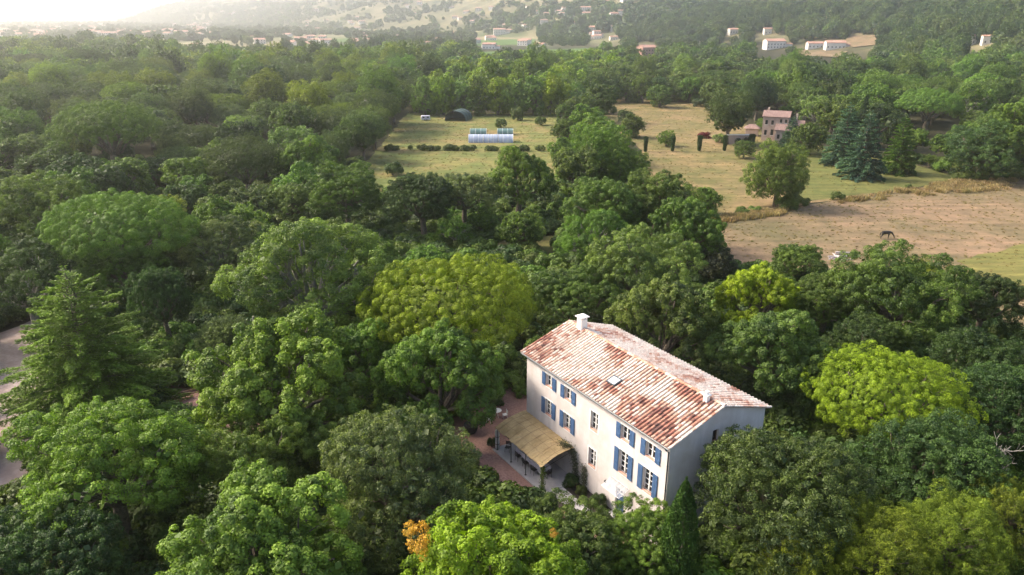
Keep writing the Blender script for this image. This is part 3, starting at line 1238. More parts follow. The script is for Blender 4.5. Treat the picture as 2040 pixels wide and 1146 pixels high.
roof = build_roof()
ch = MB()
ch.cbox(1.03, 1.68, 4.55, 5.25, HR - .5, HR + .85, .03)
for a, b in ((1.05, 4.57), (1.56, 4.57), (1.05, 5.13), (1.56, 5.13)):
    ch.box(a, a + .1, b, b + .1, HR + .85, HR + 1.1)
ch.add([(.90, 4.43, HR + 1.1), (1.81, 4.43, HR + 1.1), (1.81, 5.37, HR + 1.1), (.90, 5.37, HR + 1.1),
        (.90, 4.43, HR + 1.17), (1.81, 4.43, HR + 1.17), (1.81, 5.37, HR + 1.17), (.90, 5.37, HR + 1.17), (1.355, 4.90, HR + 1.40)],
       [(3, 2, 1, 0), (0, 1, 5, 4), (1, 2, 6, 5), (2, 3, 7, 6), (3, 0, 4, 7), (4, 5, 8), (5, 6, 8), (6, 7, 8), (7, 4, 8)])
ch.build('chimney', M['white'], roof)
ch = MB()
ch.cbox(16.12, 16.48, 4.34, 4.70, HR - .5, HR + .36, .02)
ch.cbox(16.06, 16.54, 4.28, 4.76, HR + .36, HR + .43, .02)
ch.lathe([(.13, HR + .43), (.11, HR + .62), (.14, HR + .62), (.14, HR + .68)], 10, (16.3, 4.52))
o = ch.build('chimney', M['white'], roof)
tag(o, 'short white flue')
tanp = (HR - HE) / (HD / 2)
_n = np.array([0, -tanp, 1.0])
_n = EX * _n[0] + EY * _n[1] + np.array([0, 0, 1.0]) * _n[2]
_q = at_plane(1224, 761, hl(0, HD / 2, HR), _n) - L0
SX, SY = float(_q @ EX), float(_q @ EY)


def slope_pt(x, y, h=0.0):
    return (x, y - h * tanp, HE + y * tanp + h)


sk = MB()
a, b = .50, .42
for q in ((-a, a, -b, -b + .09), (-a, a, b - .09, b), (-a, -a + .09, -b + .09, b - .09), (a - .09, a, -b + .09, b - .09)):
    lo = [slope_pt(SX + q[0], SY + q[2], -.05), slope_pt(SX + q[1], SY + q[2], -.05), slope_pt(SX + q[1], SY + q[3], -.05), slope_pt(SX + q[0], SY + q[3], -.05)]
    hi = [slope_pt(SX + q[0], SY + q[2], .19), slope_pt(SX + q[1], SY + q[2], .19), slope_pt(SX + q[1], SY + q[3], .19), slope_pt(SX + q[0], SY + q[3], .19)]
    sk.add(lo + hi, [(4, 5, 6, 7), (0, 1, 5, 4), (1, 2, 6, 5), (2, 3, 7, 6), (3, 0, 4, 7)])
sk = sk.build('skylight', M['zinc'], house)
g = MB()
g.quad(slope_pt(SX - a + .08, SY - b + .08, .16), slope_pt(SX + a - .08, SY - b + .08, .16), slope_pt(SX + a - .08, SY + b - .08, .16), slope_pt(SX - a + .08, SY + b - .08, .16))
g.build('pane', M['skyglass'], sk)

g = MB()
ze = HE - .30 * tanp
for yc in (-.37, HD + .37):
    prof = [(yc - .075 * math.cos(t), ze - .03 - .075 * math.sin(t)) for t in np.linspace(0, math.pi, 7)]
    for x0_, x1_ in ((-.45, HL + .15),):
        for (p0, q0), (p1, q1) in zip(prof, prof[1:]):
            g.quad((x0_, p0, q0), (x1_, p0, q0), (x1_, p1, q1), (x0_, p1, q1))
            g.quad((x0_, p1, q1 + .012), (x1_, p1, q1 + .012), (x1_, p0, q0 + .012), (x0_, p0, q0 + .012))
g.build('gutter', M['zinc'], house)
g = MB()
g.smooth = True
g.tube([(17.40, -.40, ze - .10), (17.42, -.28, ze - .28), (17.44, -.09, ze - .45), (17.44, -.09, .05)], .055, 8)
for z in (7.2, 5.2, 3.2, 1.2):
    g.tube([(17.44, -.09, z), (17.44, -.09, z + .05)], .07, 8)
g.build('drainpipe', M['zinc'], house)

# glass canopy over the door
cn = MB()
cx0, cx1 = 11.75, 13.75
for x in np.linspace(cx0, cx1, 6):
    cn.tube([(x, -.01, 3.05), (x, -1.0, 2.62)], .018, 5)
cn.tube([(cx0, -1.0, 2.62), (cx1, -1.0, 2.62)], .024, 5)
cn.tube([(cx0, -.02, 3.05), (cx1, -.02, 3.05)], .024, 5)
for x in (cx0, cx1):
    cn.tube([(x, -.02, 2.45), (x, -.35, 2.55), (x, -.8, 2.70)], .016, 5)
cn = cn.build('door_canopy', M['white'], house)
mg, n_, l_ = new_mat('canopy_glass')
_o = n_.new('ShaderNodeOutputMaterial')
_g = n_.new('ShaderNodeBsdfGlossy')
_g.inputs[1].default_value = .08
_t = n_.new('ShaderNodeBsdfTransparent')
_t.inputs[0].default_value = (.86, .88, .88, 1)
_m = n_.new('ShaderNodeMixShader')
_m.inputs[0].default_value = .22
l_.new(_t.outputs[0], _m.inputs[1])
l_.new(_g.outputs[0], _m.inputs[2])
l_.new(_m.outputs[0], _o.inputs[0])
g = MB()
g.quad((cx0, -1.0, 2.645), (cx1, -1.0, 2.645), (cx1, -.02, 3.075), (cx0, -.02, 3.075))
g.build('pane', mg, cn)
lp = MB()
lp.tube([(11.3, -.01, 2.5), (11.3, -.22, 2.62), (11.3, -.26, 2.5)], .015, 5)
lp.lathe([(.03, 2.26), (.085, 2.28), (.10, 2.46), (.03, 2.52)], 8, (11.3, -.26))
lp.build('wall_lamp', M['iron'], house)

# ------------------------------------------------------------------ terrace, pergola and garden things
HZ = RAD(YAW)


def local(name, loc=(0, 0, 0), rz=0.0):
    return empty(name, tuple(hl(*loc)), HZ + rz)


t = MB()
t.cbox(-.35, 7.55, -3.42, -.02, -.05, .14, .03)
o = t.build('terrace', M['concrete'], None, tuple(L0))
o.rotation_euler = (0, 0, HZ)
tag(o, kind='structure')
t = MB()
t.cbox(7.56, 14.6, -2.75, -1.45, -.05, .10, .03)
o = t.build('garden_path', M['concrete'], None, tuple(L0))
o.rotation_euler = (0, 0, HZ)
tag(o, kind='structure')
t = MB()
q = []
for x in np.linspace(7.0, 13.0, 24):
    q.append((x, -1.42 + rnd.uniform(-.06, .02), .05))
top = [(x, -.03, .12) for x, _, _ in reversed(q)]
t.quad(*(q + top))
t.quad(*[(x, -2.80 - rnd.uniform(0, .05), .045) for x in np.linspace(9.6, 7.60, 8)], *[(x, -3.85 + rnd.uniform(-.1, .1), .045) for x in np.linspace(7.60, 9.6, 8)])
o = t.build('flower_bed', M['soil'], None, tuple(L0))
o.rotation_euler = (0, 0, HZ)
tag(o, kind='structure')

per = local('pergola')
tag(per, 'reed roofed iron pergola leaning on the long wall of the farmhouse', 'pergola')
PW, PO = 6.95, 3.15
BOW = .22


def arch(t):                                    # t 0 at the wall .. 1 at the outer edge
    return 3.02 - .70 * t + BOW * math.sin(math.pi * min(1, t * 1.0))


rf = MB()
rr = random.Random(3)
nx, nt = 56, 12
ed = [0.03 * math.sin(i * .55) + rr.uniform(-.035, .035) + (.10 if 12 < i < 18 else 0) for i in range(nx + 1)]
gr = []
for i in range(nx + 1):
    row = []
    for k in range(nt + 1):
        tq = k / nt
        x = -.12 + (PW + .2) * i / nx
        y = -.02 - (PO + .12 - ed[i]) * tq
        row.append((x, y, arch(tq) + .05 + .018 * math.sin(i * 1.7 + k) + (.02 if i % 8 == 0 else 0)))
    gr.append(row)
for i in range(nx):
    for k in range(nt):
        a, b, c, d = gr[i][k], gr[i + 1][k], gr[i + 1][k + 1], gr[i][k + 1]
        rf.quad(a, d, c, b)
        rf.quad(*[(p[0], p[1], p[2] - .04) for p in (a, b, c, d)])
for i in range(nx):
    a, b = gr[i][nt], gr[i + 1][nt]
    rf.quad(a, (a[0], a[1], a[2] - .04), (b[0], b[1], b[2] - .04), b)
for k in range(nt):
    for i in (0, nx):
        a, b = gr[i][k], gr[i][k + 1]
        rf.quad(a, b, (b[0], b[1], b[2] - .04), (a[0], a[1], a[2] - .04))
rfo = rf.build('reed_roof', M['reed'], per)
bt = MB()                                       # cords and battens that hold the reed down
for i in range(4, nx, 7):
    bt.tube([(gr[i][k][0], gr[i][k][1], gr[i][k][2] + .012) for k in range(nt + 1)], .012, 4)
for k in (3, 6, 9):
    bt.tube([(gr[i][k][0], gr[i][k][1], gr[i][k][2] + .012) for i in range(0, nx + 1, 2)], .009, 4)
bt.build('tie_cords', M['wood'], rfo)
fr = MB()
for x in (.05, 2.3, 4.55, PW - .1):
    fr.tube([(x, -PO * t_ - .02, arch(t_) - .02) for t_ in np.linspace(0, 1, 9)], .028, 6)
fr.tube([(0, -PO, arch(1) - .04), (PW, -PO, arch(1) - .04)], .03, 6)
fr.tube([(0, -PO * .5, arch(.5) - .04), (PW, -PO * .5, arch(.5) - .04)], .022, 6)
for k in range(7):                              # lattice of the open end
    tq = .12 + .13 * k
    fr.tube([(PW - .1, -PO * tq, arch(tq) - .03), (PW - .1, -PO * tq - .05, arch(tq) - .42)], .012, 4)
fr.tube([(PW - .1, -.05, 2.62), (PW - .1, -PO, 1.98)], .022, 6)
fr.build('frame', M['iron'], per)
for x in (.05, 2.3, 4.55, PW - .1):
    po = MB()
    po.tube([(x, -PO, .14), (x, -PO, arch(1) - .05)], .035, 8)
    po.cbox(x - .08, x + .08, -PO - .08, -PO + .08, .14, .17, .01)
    po.build('post', M['iron'], per)

pil = local('canvas_roll', (-.18, -3.0, .0))
tag(pil, 'upright roll of white canvas at the left corner post of the pergola', 'canvas roll')
c = MB()
c.smooth = True
c.lathe([(.20, 0), (.21, .5), (.19, 1.1), (.22, 1.6), (.20, 1.95), (.10, 2.02)], 14)
c.build('cloth', M['white'], pil)
for z in (.6, 1.35):
    c = MB()
    c.lathe([(.225, z), (.225, z + .05)], 14)
    c.build('tie', M['wood'], pil)

tb = local('dining_table', (3.6, -1.75, .14))
tag(tb, 'long table with pale lilac cloth in the shade of the pergola', 'table')
c = MB()
c.cbox(-1.9, 1.9, -.48, .48, .70, .745, .01)
c.build('table_top', M['wood'], tb)
c = MB()
for sx in (-1.75, 1.75):
    for sy in (-.4, .4):
        g = MB()
        g.box(sx - .035, sx + .035, sy - .035, sy + .035, 0, .70)
        g.build('leg', M['iron'], tb)
cl = local('tablecloth', (3.6, -1.75, .14))
tag(cl, 'pale lilac cloth hanging over the sides of the long pergola table', 'tablecloth')
c = MB()
c.smooth = False
n = 60
per_pts = []
for k in range(n):
    a = k / n * 2 * (3.84 + 1.0)
    if a < 3.84:
        per_pts.append((-1.92 + a, -.50))
    elif a < 4.84:
        per_pts.append((1.92, -.50 + a - 3.84))
    elif a < 8.68:
        per_pts.append((1.92 - (a - 4.84), .50))
    else:
        per_pts.append((-1.92, .50 - (a - 8.68)))
c.quad(*[(x, y, .757) for x, y in per_pts])
for k in range(n):
    (xa, ya), (xb, yb) = per_pts[k], per_pts[(k + 1) % n]
    wa, wb = .03 * math.sin(k * 1.3) + .04, .03 * math.sin((k + 1) % n * 1.3) + .04
    ga = (xa * (1 + wa / 2), ya * (1 + wa), .30 + .02 * math.sin(k))
    gb = (xb * (1 + wb / 2), yb * (1 + wb), .30 + .02 * math.sin((k + 1) % n))
    c.quad((xa, ya, .757), (xb, yb, .757), gb, ga)
c.build('cloth', M['cloth'], cl)


def make_chair(name, m_seat, m_leg, label, group):
    r = empty(name)
    tag(r, label, 'chair', group)
    c = MB()
    c.cbox(-.22, .22, -.22, .22, .43, .47, .015)
    c.build('seat', m_seat, r)
    c = MB()
    for z in (.58, .70, .82):
        c.box(-.20, .20, .205, .225, z, z + .08)
    c.box(-.22, -.19, .20, .235, .47, .92)
    c.box(.19, .22, .20, .235, .47, .92)
    c.build('backrest', m_seat, r)
    for sx in (-.19, .19):
        for sy in (-.19, .19):
            c = MB()
            c.tube([(sx, sy, .43), (sx * 1.08, sy * 1.1, 0)], .018, 6)
            c.build('leg', m_leg, r)
    return r


ch0 = make_chair('terrace_chair', M['iron'], M['iron'], 'dark chair drawn up to the near side of the pergola table', 'dark chairs under the pergola')
spots = [(2.4, -2.45, 180, 'dark chair at the left end of the outer side of the pergola table'),
         (3.6, -2.5, 175, 'dark chair at the middle of the outer side of the pergola table'),
         (4.8, -2.45, 184, 'dark chair at the right end of the outer side of the pergola table'),
         (5.85, -1.75, -88, 'dark chair at the head of the table nearest the open pergola end'),
         (.75, -2.5, 40, 'dark chair standing alone beside the white canvas roll')]
for i, (x, y, a, lb) in enumerate(spots):
    o = ch0 if i == 0 else copy_thing(ch0, (0, 0, 0))
    o.location = tuple(hl(x, y, .14))
    o.rotation_euler = (0, 0, HZ + RAD(a))
    o['label'] = lb

gt = empty('garden_table', tuple(at(990, 831, 0)), HZ)
tag(gt, 'small white garden table on the pink gravel by the end of the farmhouse', 'table')
c = MB()
c.lathe([(.44, .70), (.46, .715), (.46, .74), (.44, .75)], 20)
c.build('table_top', M['white'], gt)
for k in range(3):
    c = MB()
    a = k * 2.094
    c.tube([(.06 * math.cos(a), .06 * math.sin(a), .70), (.10 * math.cos(a), .10 * math.sin(a), .35), (.32 * math.cos(a), .32 * math.sin(a), 0)], .02, 6)
    c.build('leg', M['white'], gt)
wc = make_chair('garden_chair', M['white'], M['white'], 'white garden chair in front of the small round table', 'white chairs on the gravel')
wc.location = tuple(at(975, 842, 0))
wc.rotation_euler = (0, 0, RAD(160))
w2 = copy_thing(wc, tuple(at(1006, 834, 0)), RAD(-70))
w2['label'] = 'white garden chair between the small round table and the farmhouse'

ur = empty('planter', tuple(at(938, 862, 0)))
tag(ur, 'big dark round planter on the pink gravel under the plane tree', 'planter')
c = MB()
c.smooth = True
c.lathe([(.34, 0), (.52, .12), (.66, .45), (.68, .72), (.60, .84), (.64, .90), (.56, .90), (.52, .80)], 20)
c.build('pot', M['iron'], ur)
c = MB()
c.lathe([(.50, .79), (.0, .83)], 16)
c.build('soil', M['soil'], ur)

# small dark clipped shapes and climbers against the house
GREEN = dict(y=(.165, .232, .014), b=(.102, .168, .030), m=(.074, .112, .028), d=(.040, .070, .024), o=(.104, .132, .058), p=(.110, .160, .048),
             k=(.070, .104, .028), g=(.135, .180, .020), f=(.070, .132, .104), r=(.40, .25, .045), Y=(.195, .275, .016), h=(.075, .108, .038), v=(.075, .085, .062), c=(.084, .142, .025))


GREEN = {k_: (tuple(1.15 * v_ for v_ in c_) if k_ in 'mdco' else c_) for k_, c_ in GREEN.items()}


def shrub_mesh(seed, n=1800, leaf=.16, sq=.8, blobs=9):
    rng = np.random.default_rng(seed)
    D = fib(blobs, -.1, 1, rng, .9)
    C = D * np.array([.62, .62, .62 * sq]) + np.array([0, 0, .45])
    Rd = rng.uniform(.28, .46, blobs)
    V, F, T = on_clumps(C, Rd, rng.uniform(.3, .7, blobs), n, leaf, rng, .3, .6, .6, .9, 0, D)
    mb = MB()
    for d in D[::2]:
        limb(mb, (0, 0, -.1), C[0] * .2 + d * .5 + np.array([0, 0, .3]), .03, .012, rng, .1, 4, 5)
    return np_mesh('crown', V, F, M['leaf'], T), mb.mesh('stems', M['bark'])


SHRUB = [shrub_mesh(s) for s in (1, 2, 3)]
SHRUB_NEAR = [shrub_mesh(s, 5200, .09, .85, 14) for s in (4, 5)]


def put_plant(name, proto, loc, sc, color, label, cat, group=None, rz=None, parts=('stems', 'crown')):
    r = empty(name, tuple(loc), rnd.uniform(0, 6.28) if rz is None else rz)
    r.scale = sc if hasattr(sc, '__len__') else (sc, sc, sc)
    tag(r, label, cat, group)
    link(parts[0], proto[1], r)
    c = link(parts[1], proto[0], r)
    c.color = (*color, 1)
    return r


put_plant('shrub', SHRUB_NEAR[0], hl(7.7, -.75, .05), .75, GREEN['d'], 'rounded dark shrub in the bed just past the open pergola end', 'shrub', 'shrubs in the bed under the wall')
put_plant('shrub', SHRUB_NEAR[1], hl(9.0, -.72, .05), .55, GREEN['k'], 'low dull green shrub in the middle of the bed under the wall', 'shrub', 'shrubs in the bed under the wall')
put_plant('shrub', SHRUB_NEAR[0], hl(11.1, -.7, .05), (.7, .7, 1.0), GREEN['d'], 'dark shrub at the end of the bed beside the blue door', 'shrub', 'shrubs in the bed under the wall')
put_plant('shrub', SHRUB_NEAR[1], hl(8.3, -3.3, .0), (.6, .6, .5), GREEN['d'], 'low dark shrub at the outer corner of the garden path', 'shrub', 'shrubs in the bed under the wall')
put_plant('shrub', SHRUB_NEAR[0], hl(-.75, -3.2, .0), (.5, .5, .75), GREEN['d'], 'dark potted shrub at the foot of the white canvas roll', 'shrub')


def climber(path, spread, n, leaf, seed, color, label):
    rng = np.random.default_rng(seed)
    r = empty('climbing_vine', tuple(hl(*path[0])), HZ)
    tag(r, label, 'vine')
    base = np.array(path[0])
    pts = np.array(path) - base
    k = rng.integers(0, len(pts) - 1, n)
    t_ = rng.random((n, 1))
    P = pts[k] * (1 - t_) + pts[k + 1] * t_ + rng.normal(0, 1, (n, 3)) * np.array(spread)
    P[:, 1] = np.minimum(P[:, 1] + base[1], -.04) - base[1]
    P[:, 2] = np.maximum(P[:, 2], .03)
    V, F = cards(P, np.tile([[0, -.8, .5]], (n, 1)), leaf, rng, .7, .8)
    s_ = MB()
    for q in range(4):
        s_.tube([p + rng.normal(0, .05, 3) * (i > 0) for i, p in enumerate(pts)], .015, 5)
    s_.build('stems', M['bark'], r)
    c_ = link('leaves', np_mesh('leaves', V, F, M['leaf'], np.clip(rng.normal(.5, .2, n), 0, 1)), r)
    c_.color = (*color, 1)


climber([(6.95, -3.1, .15), (6.98, -3.12, 1.0), (6.92, -3.1, 1.9), (6.85, -3.0, 2.3)], (.13, .10, .10), 650, .10, 1, GREEN['b'], 'green vine climbing the front right post of the pergola')
climber([(7.5, -.12, .1), (7.4, -.12, 1.4), (7.15, -.15, 2.5), (6.7, -.35, 3.2), (6.3, -.9, 3.35)], (.27, .13, .20), 1700, .09, 2, GREEN['v'], 'greyish vine on the wall climbing over the corner of the reed roof')
climber([(8.55, -.1, .1), (8.5, -.1, 1.2), (8.45, -.1, 2.1)], (.22, .06, .2), 700, .09, 3, GREEN['v'], 'thin greyish climber on the wall left of the lower plain window')

# fence and pale post in the garden on the left
fc = empty('rail_fence', tuple(at(352, 800, 0)), RAD(38))
tag(fc, 'short brown rail fence on the pink gravel right of the cedar', 'fence')
c = MB()
c.box(-2.4, 2.4, -.03, .03, .75, .87)
c.box(-2.4, 2.4, -.03, .03, .35, .47)
c.build('rails', M['wood'], fc)
for x in (-2.3, 0, 2.3):
    c = MB()
    c.cbox(x - .06, x + .06, .031, .14, -.2, 1.05, .01)
    c.build('post', M['wood'], fc)
pp = empty('dead_trunk', tuple(at(507, 690, 2.0) * np.array([1, 1, 0])))
tag(pp, 'pale bare dead trunk sticking up behind the bright plane tree', 'dead tree')
c = MB()
limb(c, (0, 0, -.2), (.25, .1, 5.6), .17, .09, np.random.default_rng(3), .04, 6, 8)
c.build('trunk', M['pale_bark'], pp)
c = MB()
limb(c, (.2, .1, 4.2), (.75, .0, 5.2), .05, .02, np.random.default_rng(4), .08, 4, 6)
c.build('stub', M['pale_bark'], pp)

# ------------------------------------------------------------------ the meadow on the left: tunnels, hangar, caravan
def tunnel(name, p0, p1, rad, hgt, mats, label, group=None, open_front=False, bays=1, across=False):
    """half-round tunnel from ground point p0 to p1"""
    p0, p1 = np.array(p0[:2]), np.array(p1[:2])
    d = p1 - p0
    L = np.linalg.norm(d)
    r = empty(name, (*p0, 0), math.atan2(d[1], d[0]))
    tag(r, label, 'greenhouse' if not open_front else 'shelter', group)
    n = 16
    prof = [(-rad * math.cos(math.pi * k / n), .03 + hgt * math.sin(math.pi * k / n) ** .85) for k in range(n + 1)]
    for b in range(bays):
        c = MB()
        x0, x1 = L * b / bays + (.10 if b else 0), L * (b + 1) / bays - (.10 if b < bays - 1 else 0)
        m = max(3, int((x1 - x0) / .55))
        for i in range(m):
            xa, xb = x0 + (x1 - x0) * i / m, x0 + (x1 - x0) * (i + 1) / m
            sa, sb = 1 - .02 * (i % 2), 1 - .02 * ((i + 1) % 2)
            for (ya, za), (yb, zb) in zip(prof, prof[1:]):
                c.quad((xa, ya * sa, za * sa), (xb, ya * sb, za * sb), (xb, yb * sb, zb * sb), (xa, yb * sa, zb * sa))
                c.quad((xa, yb * sa * .985, zb * sa * .985), (xb, yb * sb * .985, zb * sb * .985), (xb, ya * sb * .985, za * sb * .985), (xa, ya * sa * .985, za * sa * .985))
        c.build('cover', mats[0], r)
    for x in np.linspace(0, L, bays * 3 + 1):
        h = MB()
        h.tube([(x, y * 1.01, z * 1.01) for y, z in prof], .045, 5)
        h.build('hoop', mats[1], r)
    if not open_front:
        for x in (.02, L - .02):
            e = MB()
            e.quad(*[(x, y * .98, z * .98) for y, z in prof])
            e.box(x - .03, x + .03, -.5, .5, 0, min(1.7, hgt * .85))
            e.build('end_wall', mats[0], r)
    else:
        e = MB()
        e.quad(*[(L - .05, y * .97, z * .97) for y, z in prof])
        e.build('end_wall', mats[0], r)
    return r


g0, g1 = at(934, 283), at(1022, 283)
tunnel('polytunnel', g0, g1, 1.9, 2.3, (M['poly'], M['white']), 'long pale blue polythene tunnel of three bays in the left meadow', 'tunnels in the meadow', bays=3)
tunnel('polytunnel', at(937, 268), at(969, 268), 1.5, 1.9, (M['greenpoly'], M['white']), 'left one of two short green tunnels behind the long pale tunnel', 'tunnels in the meadow')
tunnel('polytunnel', at(991, 268), at(1022, 268), 1.5, 1.9, (M['greenpoly'], M['white']), 'right one of two short green tunnels behind the long pale tunnel', 'tunnels in the meadow')
hg0 = at(907, 242)
hgd = np.array([.22, .97])
tunnel('field_shelter', hg0, hg0[:2] + hgd * 9.0, 3.9, 3.6, (M['tarp'], M['iron']), 'dark green tarpaulin hangar with its open front to the meadow', open_front=True)

cv = empty('caravan', tuple(at(848, 240)), RAD(12))
cv.scale = (.75, .75, .75)
tag(cv, 'small whitish caravan at the left back corner of the meadow', 'caravan')
c = MB()
c.cbox(-2.2, 2.2, -1.0, 1.0, .45, 2.35, .25)
c.build('body', M['cloth'], cv)
for a, b in ((-1.5, -.6), (.5, 1.5)):
    c = MB()
    c.box(a, b, -1.02, -.99, 1.35, 1.95)
    c.build('window', M['glass'], cv)
for x in (-.5, .5):
    c = MB()
    c.tube([(x, -1.03, .32), (x, -.8, .32)], .32, 14)
    c.build('wheel', M['iron'], cv)
c = MB()
c.tube([(2.1, 0, .5), (3.2, 0, .42)], .05, 6)
c.build('drawbar', M['iron'], cv)


def hedge_strip(name, px0, px1, w, h, color, label, n, leaf, seed, cat='hedge', gap=0.0, group=None):
    a, b = at(*px0)[:2], at(*px1)[:2]
    L = np.linalg.norm(b - a)
    rng = np.random.default_rng(seed)
    r = empty(name, (*a, 0), math.atan2(b[1] - a[1], b[0] - a[0]))
    tag(r, label, cat, group)
    m = max(3, int(L / (w * .55)))
    x = np.sort(rng.uniform(0, L, m))
    C = np.stack([x, rng.normal(0, .15 * w, m), h * .5 * rng.uniform(.6, 1.25, m)], -1)
    Rd = rng.uniform(.35, .65, m) * w
    V, F, T = on_clumps(C, Rd, rng.uniform(.25, .75, m), n, leaf, rng, .3, .6, .6, h / w)
    o = link('foliage', np_mesh('foliage', V, F, M['leaf'], T), r)
    o.color = (*color, 1)
    s = MB()
    for xx in x[::2]:
        s.tube([(xx, 0, -.1), (xx + .1, .05, h * .6)], .04, 4)
    s.build('stems', M['bark'], r)
    return r


hedge_strip('hedge', (772, 300), (1080, 301), 1.9, 1.5, GREEN['k'], 'long low dark hedge crossing the left meadow in front of the tunnels', 9000, .42, 5)

# ------------------------------------------------------------------ the right meadow: cypress posts, hedge, villa, horse
for i, (x, yb, w, h, lb) in enumerate([(1285.5, 303, 8, 31, 'clipped dark cypress standing farthest left in the meadow row'),
                                        (1339.5, 302, 8, 31, 'clipped dark cypress in front of the small leafy meadow tree'),
                                        (1392.5, 301, 9, 31, 'clipped dark cypress in front of the red shrub'),
                                        (1443, 301, 8, 31, 'clipped dark cypress before the trunk of the round pine'),
                                        (1497, 292, 11, 24, 'stout clipped cypress at the right end of the clipped hedge')]):
    P = at(x, yb)
    s = np.linalg.norm(P - CAM) / FPX
    cr, tk = column(40 + i, w * s * .5, h * s * .96, .26, 3200, tint=(.4, .16), clipped=True)
    put_plant('clipped_cypress', (cr, tk), P, 1, (.040, .076, .026), lb, 'cypress', 'clipped cypresses in the meadow', 0, ('trunk', 'crown'))

hedge_strip('clipped_hedge', (1458, 290), (1494, 288), 2.2, 2.4, (.020, .040, .020), 'dark clipped hedge behind the trunk of the round pine', 3000, .3, 8)
wl = empty('garden_wall', tuple(at(1452, 291)), 0)
tag(wl, 'low pale garden wall running along the top of the clipped hedge', 'wall')
c = MB()
c.box(0, 8.0, 2.6, 3.0, -.1, 2.75)
c.build('wall', M['stone'], wl)
c = MB()
c.cbox(-.1, 8.1, 2.45, 3.15, 2.75, 3.0, .04)
c.build('coping', M['white'], wl)
put_plant('shrub', SHRUB[0], at(1403, 275), (2.6, 2.2, 1.5), (.17, .022, .03), 'dark crimson shrub at the left foot of the round pine', 'shrub')
put_plant('shrub', SHRUB[1], at(1432, 284), (2.4, 2.0, 2.2), (.16, .20, .08), 'pale green arched shrub left of the round pine trunk', 'shrub')


def gable_roof(mb, x0, x1, y0, y1, z0, z1, ov=.4, th=.18, along='x'):
    if along == 'x':
        ym = (y0 + y1) / 2
        for s in (0, 1):
            ye = y0 - ov if s == 0 else y1 + ov
            ze_ = z0 - ov * (z1 - z0) / (ym - y0)
            V = [(x0 - ov, ym, z1), (x1 + ov, ym, z1), (x1 + ov, ye, ze_), (x0 - ov, ye, ze_)]
            V += [(p_[0], p_[1], p_[2] + th) for p_ in V]
            mb.add(V, [(0, 1, 2, 3), (7, 6, 5, 4), (0, 3, 7, 4), (1, 5, 6, 2), (3, 2, 6, 7)])
    else:
        xm = (x0 + x1) / 2
        for s in (0, 1):
            xe = x0 - ov if s == 0 else x1 + ov
            ze_ = z0 - ov * (z1 - z0) / (xm - x0)
            V = [(xm, y0 - ov, z1), (xm, y1 + ov, z1), (xe, y1 + ov, ze_), (xe, y0 - ov, ze_)]
            V += [(p_[0], p_[1], p_[2] + th) for p_ in V]
            mb.add(V, [(0, 1, 2, 3), (7, 6, 5, 4), (0, 3, 7, 4), (1, 5, 6, 2), (3, 2, 6, 7)])


def block(mb, x0, x1, y0, y1, z0, z1, zr=None, along='x'):
    """walls with their gables"""
    mb.quad((x0, y0, z0), (x1, y0, z0), (x1, y0, z1), (x0, y0, z1))
    mb.quad((x1, y1, z0), (x0, y1, z0), (x0, y1, z1), (x1, y1, z1))
    mb.quad((x1, y0, z0), (x1, y1, z0), (x1, y1, z1), (x1, y0, z1))
    mb.quad((x0, y1, z0), (x0, y0, z0), (x0, y0, z1), (x0, y1, z1))
    if zr:
        if along == 'x':
            ym = (y0 + y1) / 2
            mb.quad((x1, y0, z1), (x1, y1, z1), (x1, ym, zr))
            mb.quad((x0, y1, z1), (x0, y0, z1), (x0, ym, zr))
        else:
            xm = (x0 + x1) / 2
            mb.quad((x0, y0, z1), (x1, y0, z1), (xm, y0, zr))
            mb.quad((x1, y1, z1), (x0, y1, z1), (xm, y1, zr))


vb = at(1543, 282)
vl = empty('stone_villa', tuple(vb), RAD(-24))
vl.scale = (.80, .80, .88)
tag(vl, 'pink stone villa with several red tiled roofs behind the cypresses', 'villa')
c = MB()
block(c, -5.2, 4.2, .5, 7.5, -.2, 8.4, 10.0)
block(c, 0.2, 5.0, -4.2, .49, -.2, 4.4)
block(c, 4.21, 9.5, 1.6, 7.2, -.2, 5.6, 7.0)
c.build('wall', M['stone'], vl)
c = MB()
gable_roof(c, -5.2, 4.2, .5, 7.5, 8.4, 10.0)
gable_roof(c, 4.65, 9.5, 1.6, 7.2, 5.6, 7.0, .35)
c.add([(-.2, -4.6, 4.3), (5.4, -4.6, 4.3), (5.4, .48, 5.9), (-.2, .48, 5.9), (-.2, -4.6, 4.5), (5.4, -4.6, 4.5), (5.4, .48, 6.1), (-.2, .48, 6.1)],
      [(3, 2, 1, 0), (4, 5, 6, 7), (0, 1, 5, 4), (1, 2, 6, 5), (3, 0, 4, 7)])
vr = c.build('roof', M['roofred'], vl)
c = MB()
c.cbox(6.2, 7.0, 5.2, 6.0, 5.6, 9.2, .04)
c.cbox(-4.2, -3.5, 4.6, 5.3, 8.9, 11.0, .04)
c.build('chimney', M['stone'], vr)
for (x, z, w_, h_) in ((-3.8, 5.6, .9, 1.5), (-1.6, 5.6, .9, 1.5), (-3.8, 2.0, .9, 1.7), (-1.4, 2.0, 1.0, 2.0), (1.4, 6.4, .8, 1.2), (3.2, 6.4, .8, 1.2)):
    c = MB()
    c.box(x - w_ / 2, x + w_ / 2, .44, .502, z, z + h_)
    c.mi = 1
    c.box(x - w_ / 2 - .12, x + w_ / 2 + .12, .40, .501, z - .12, z - .001)
    c.build('window', [M['glass'], M['white']], vl)
for (x, z) in ((1.4, 1.6), (3.4, 1.6)):
    c = MB()
    c.box(x - .45, x + .45, -4.24, -4.19, z, z + 1.4)
    c.build('window', M['glass'], vl)
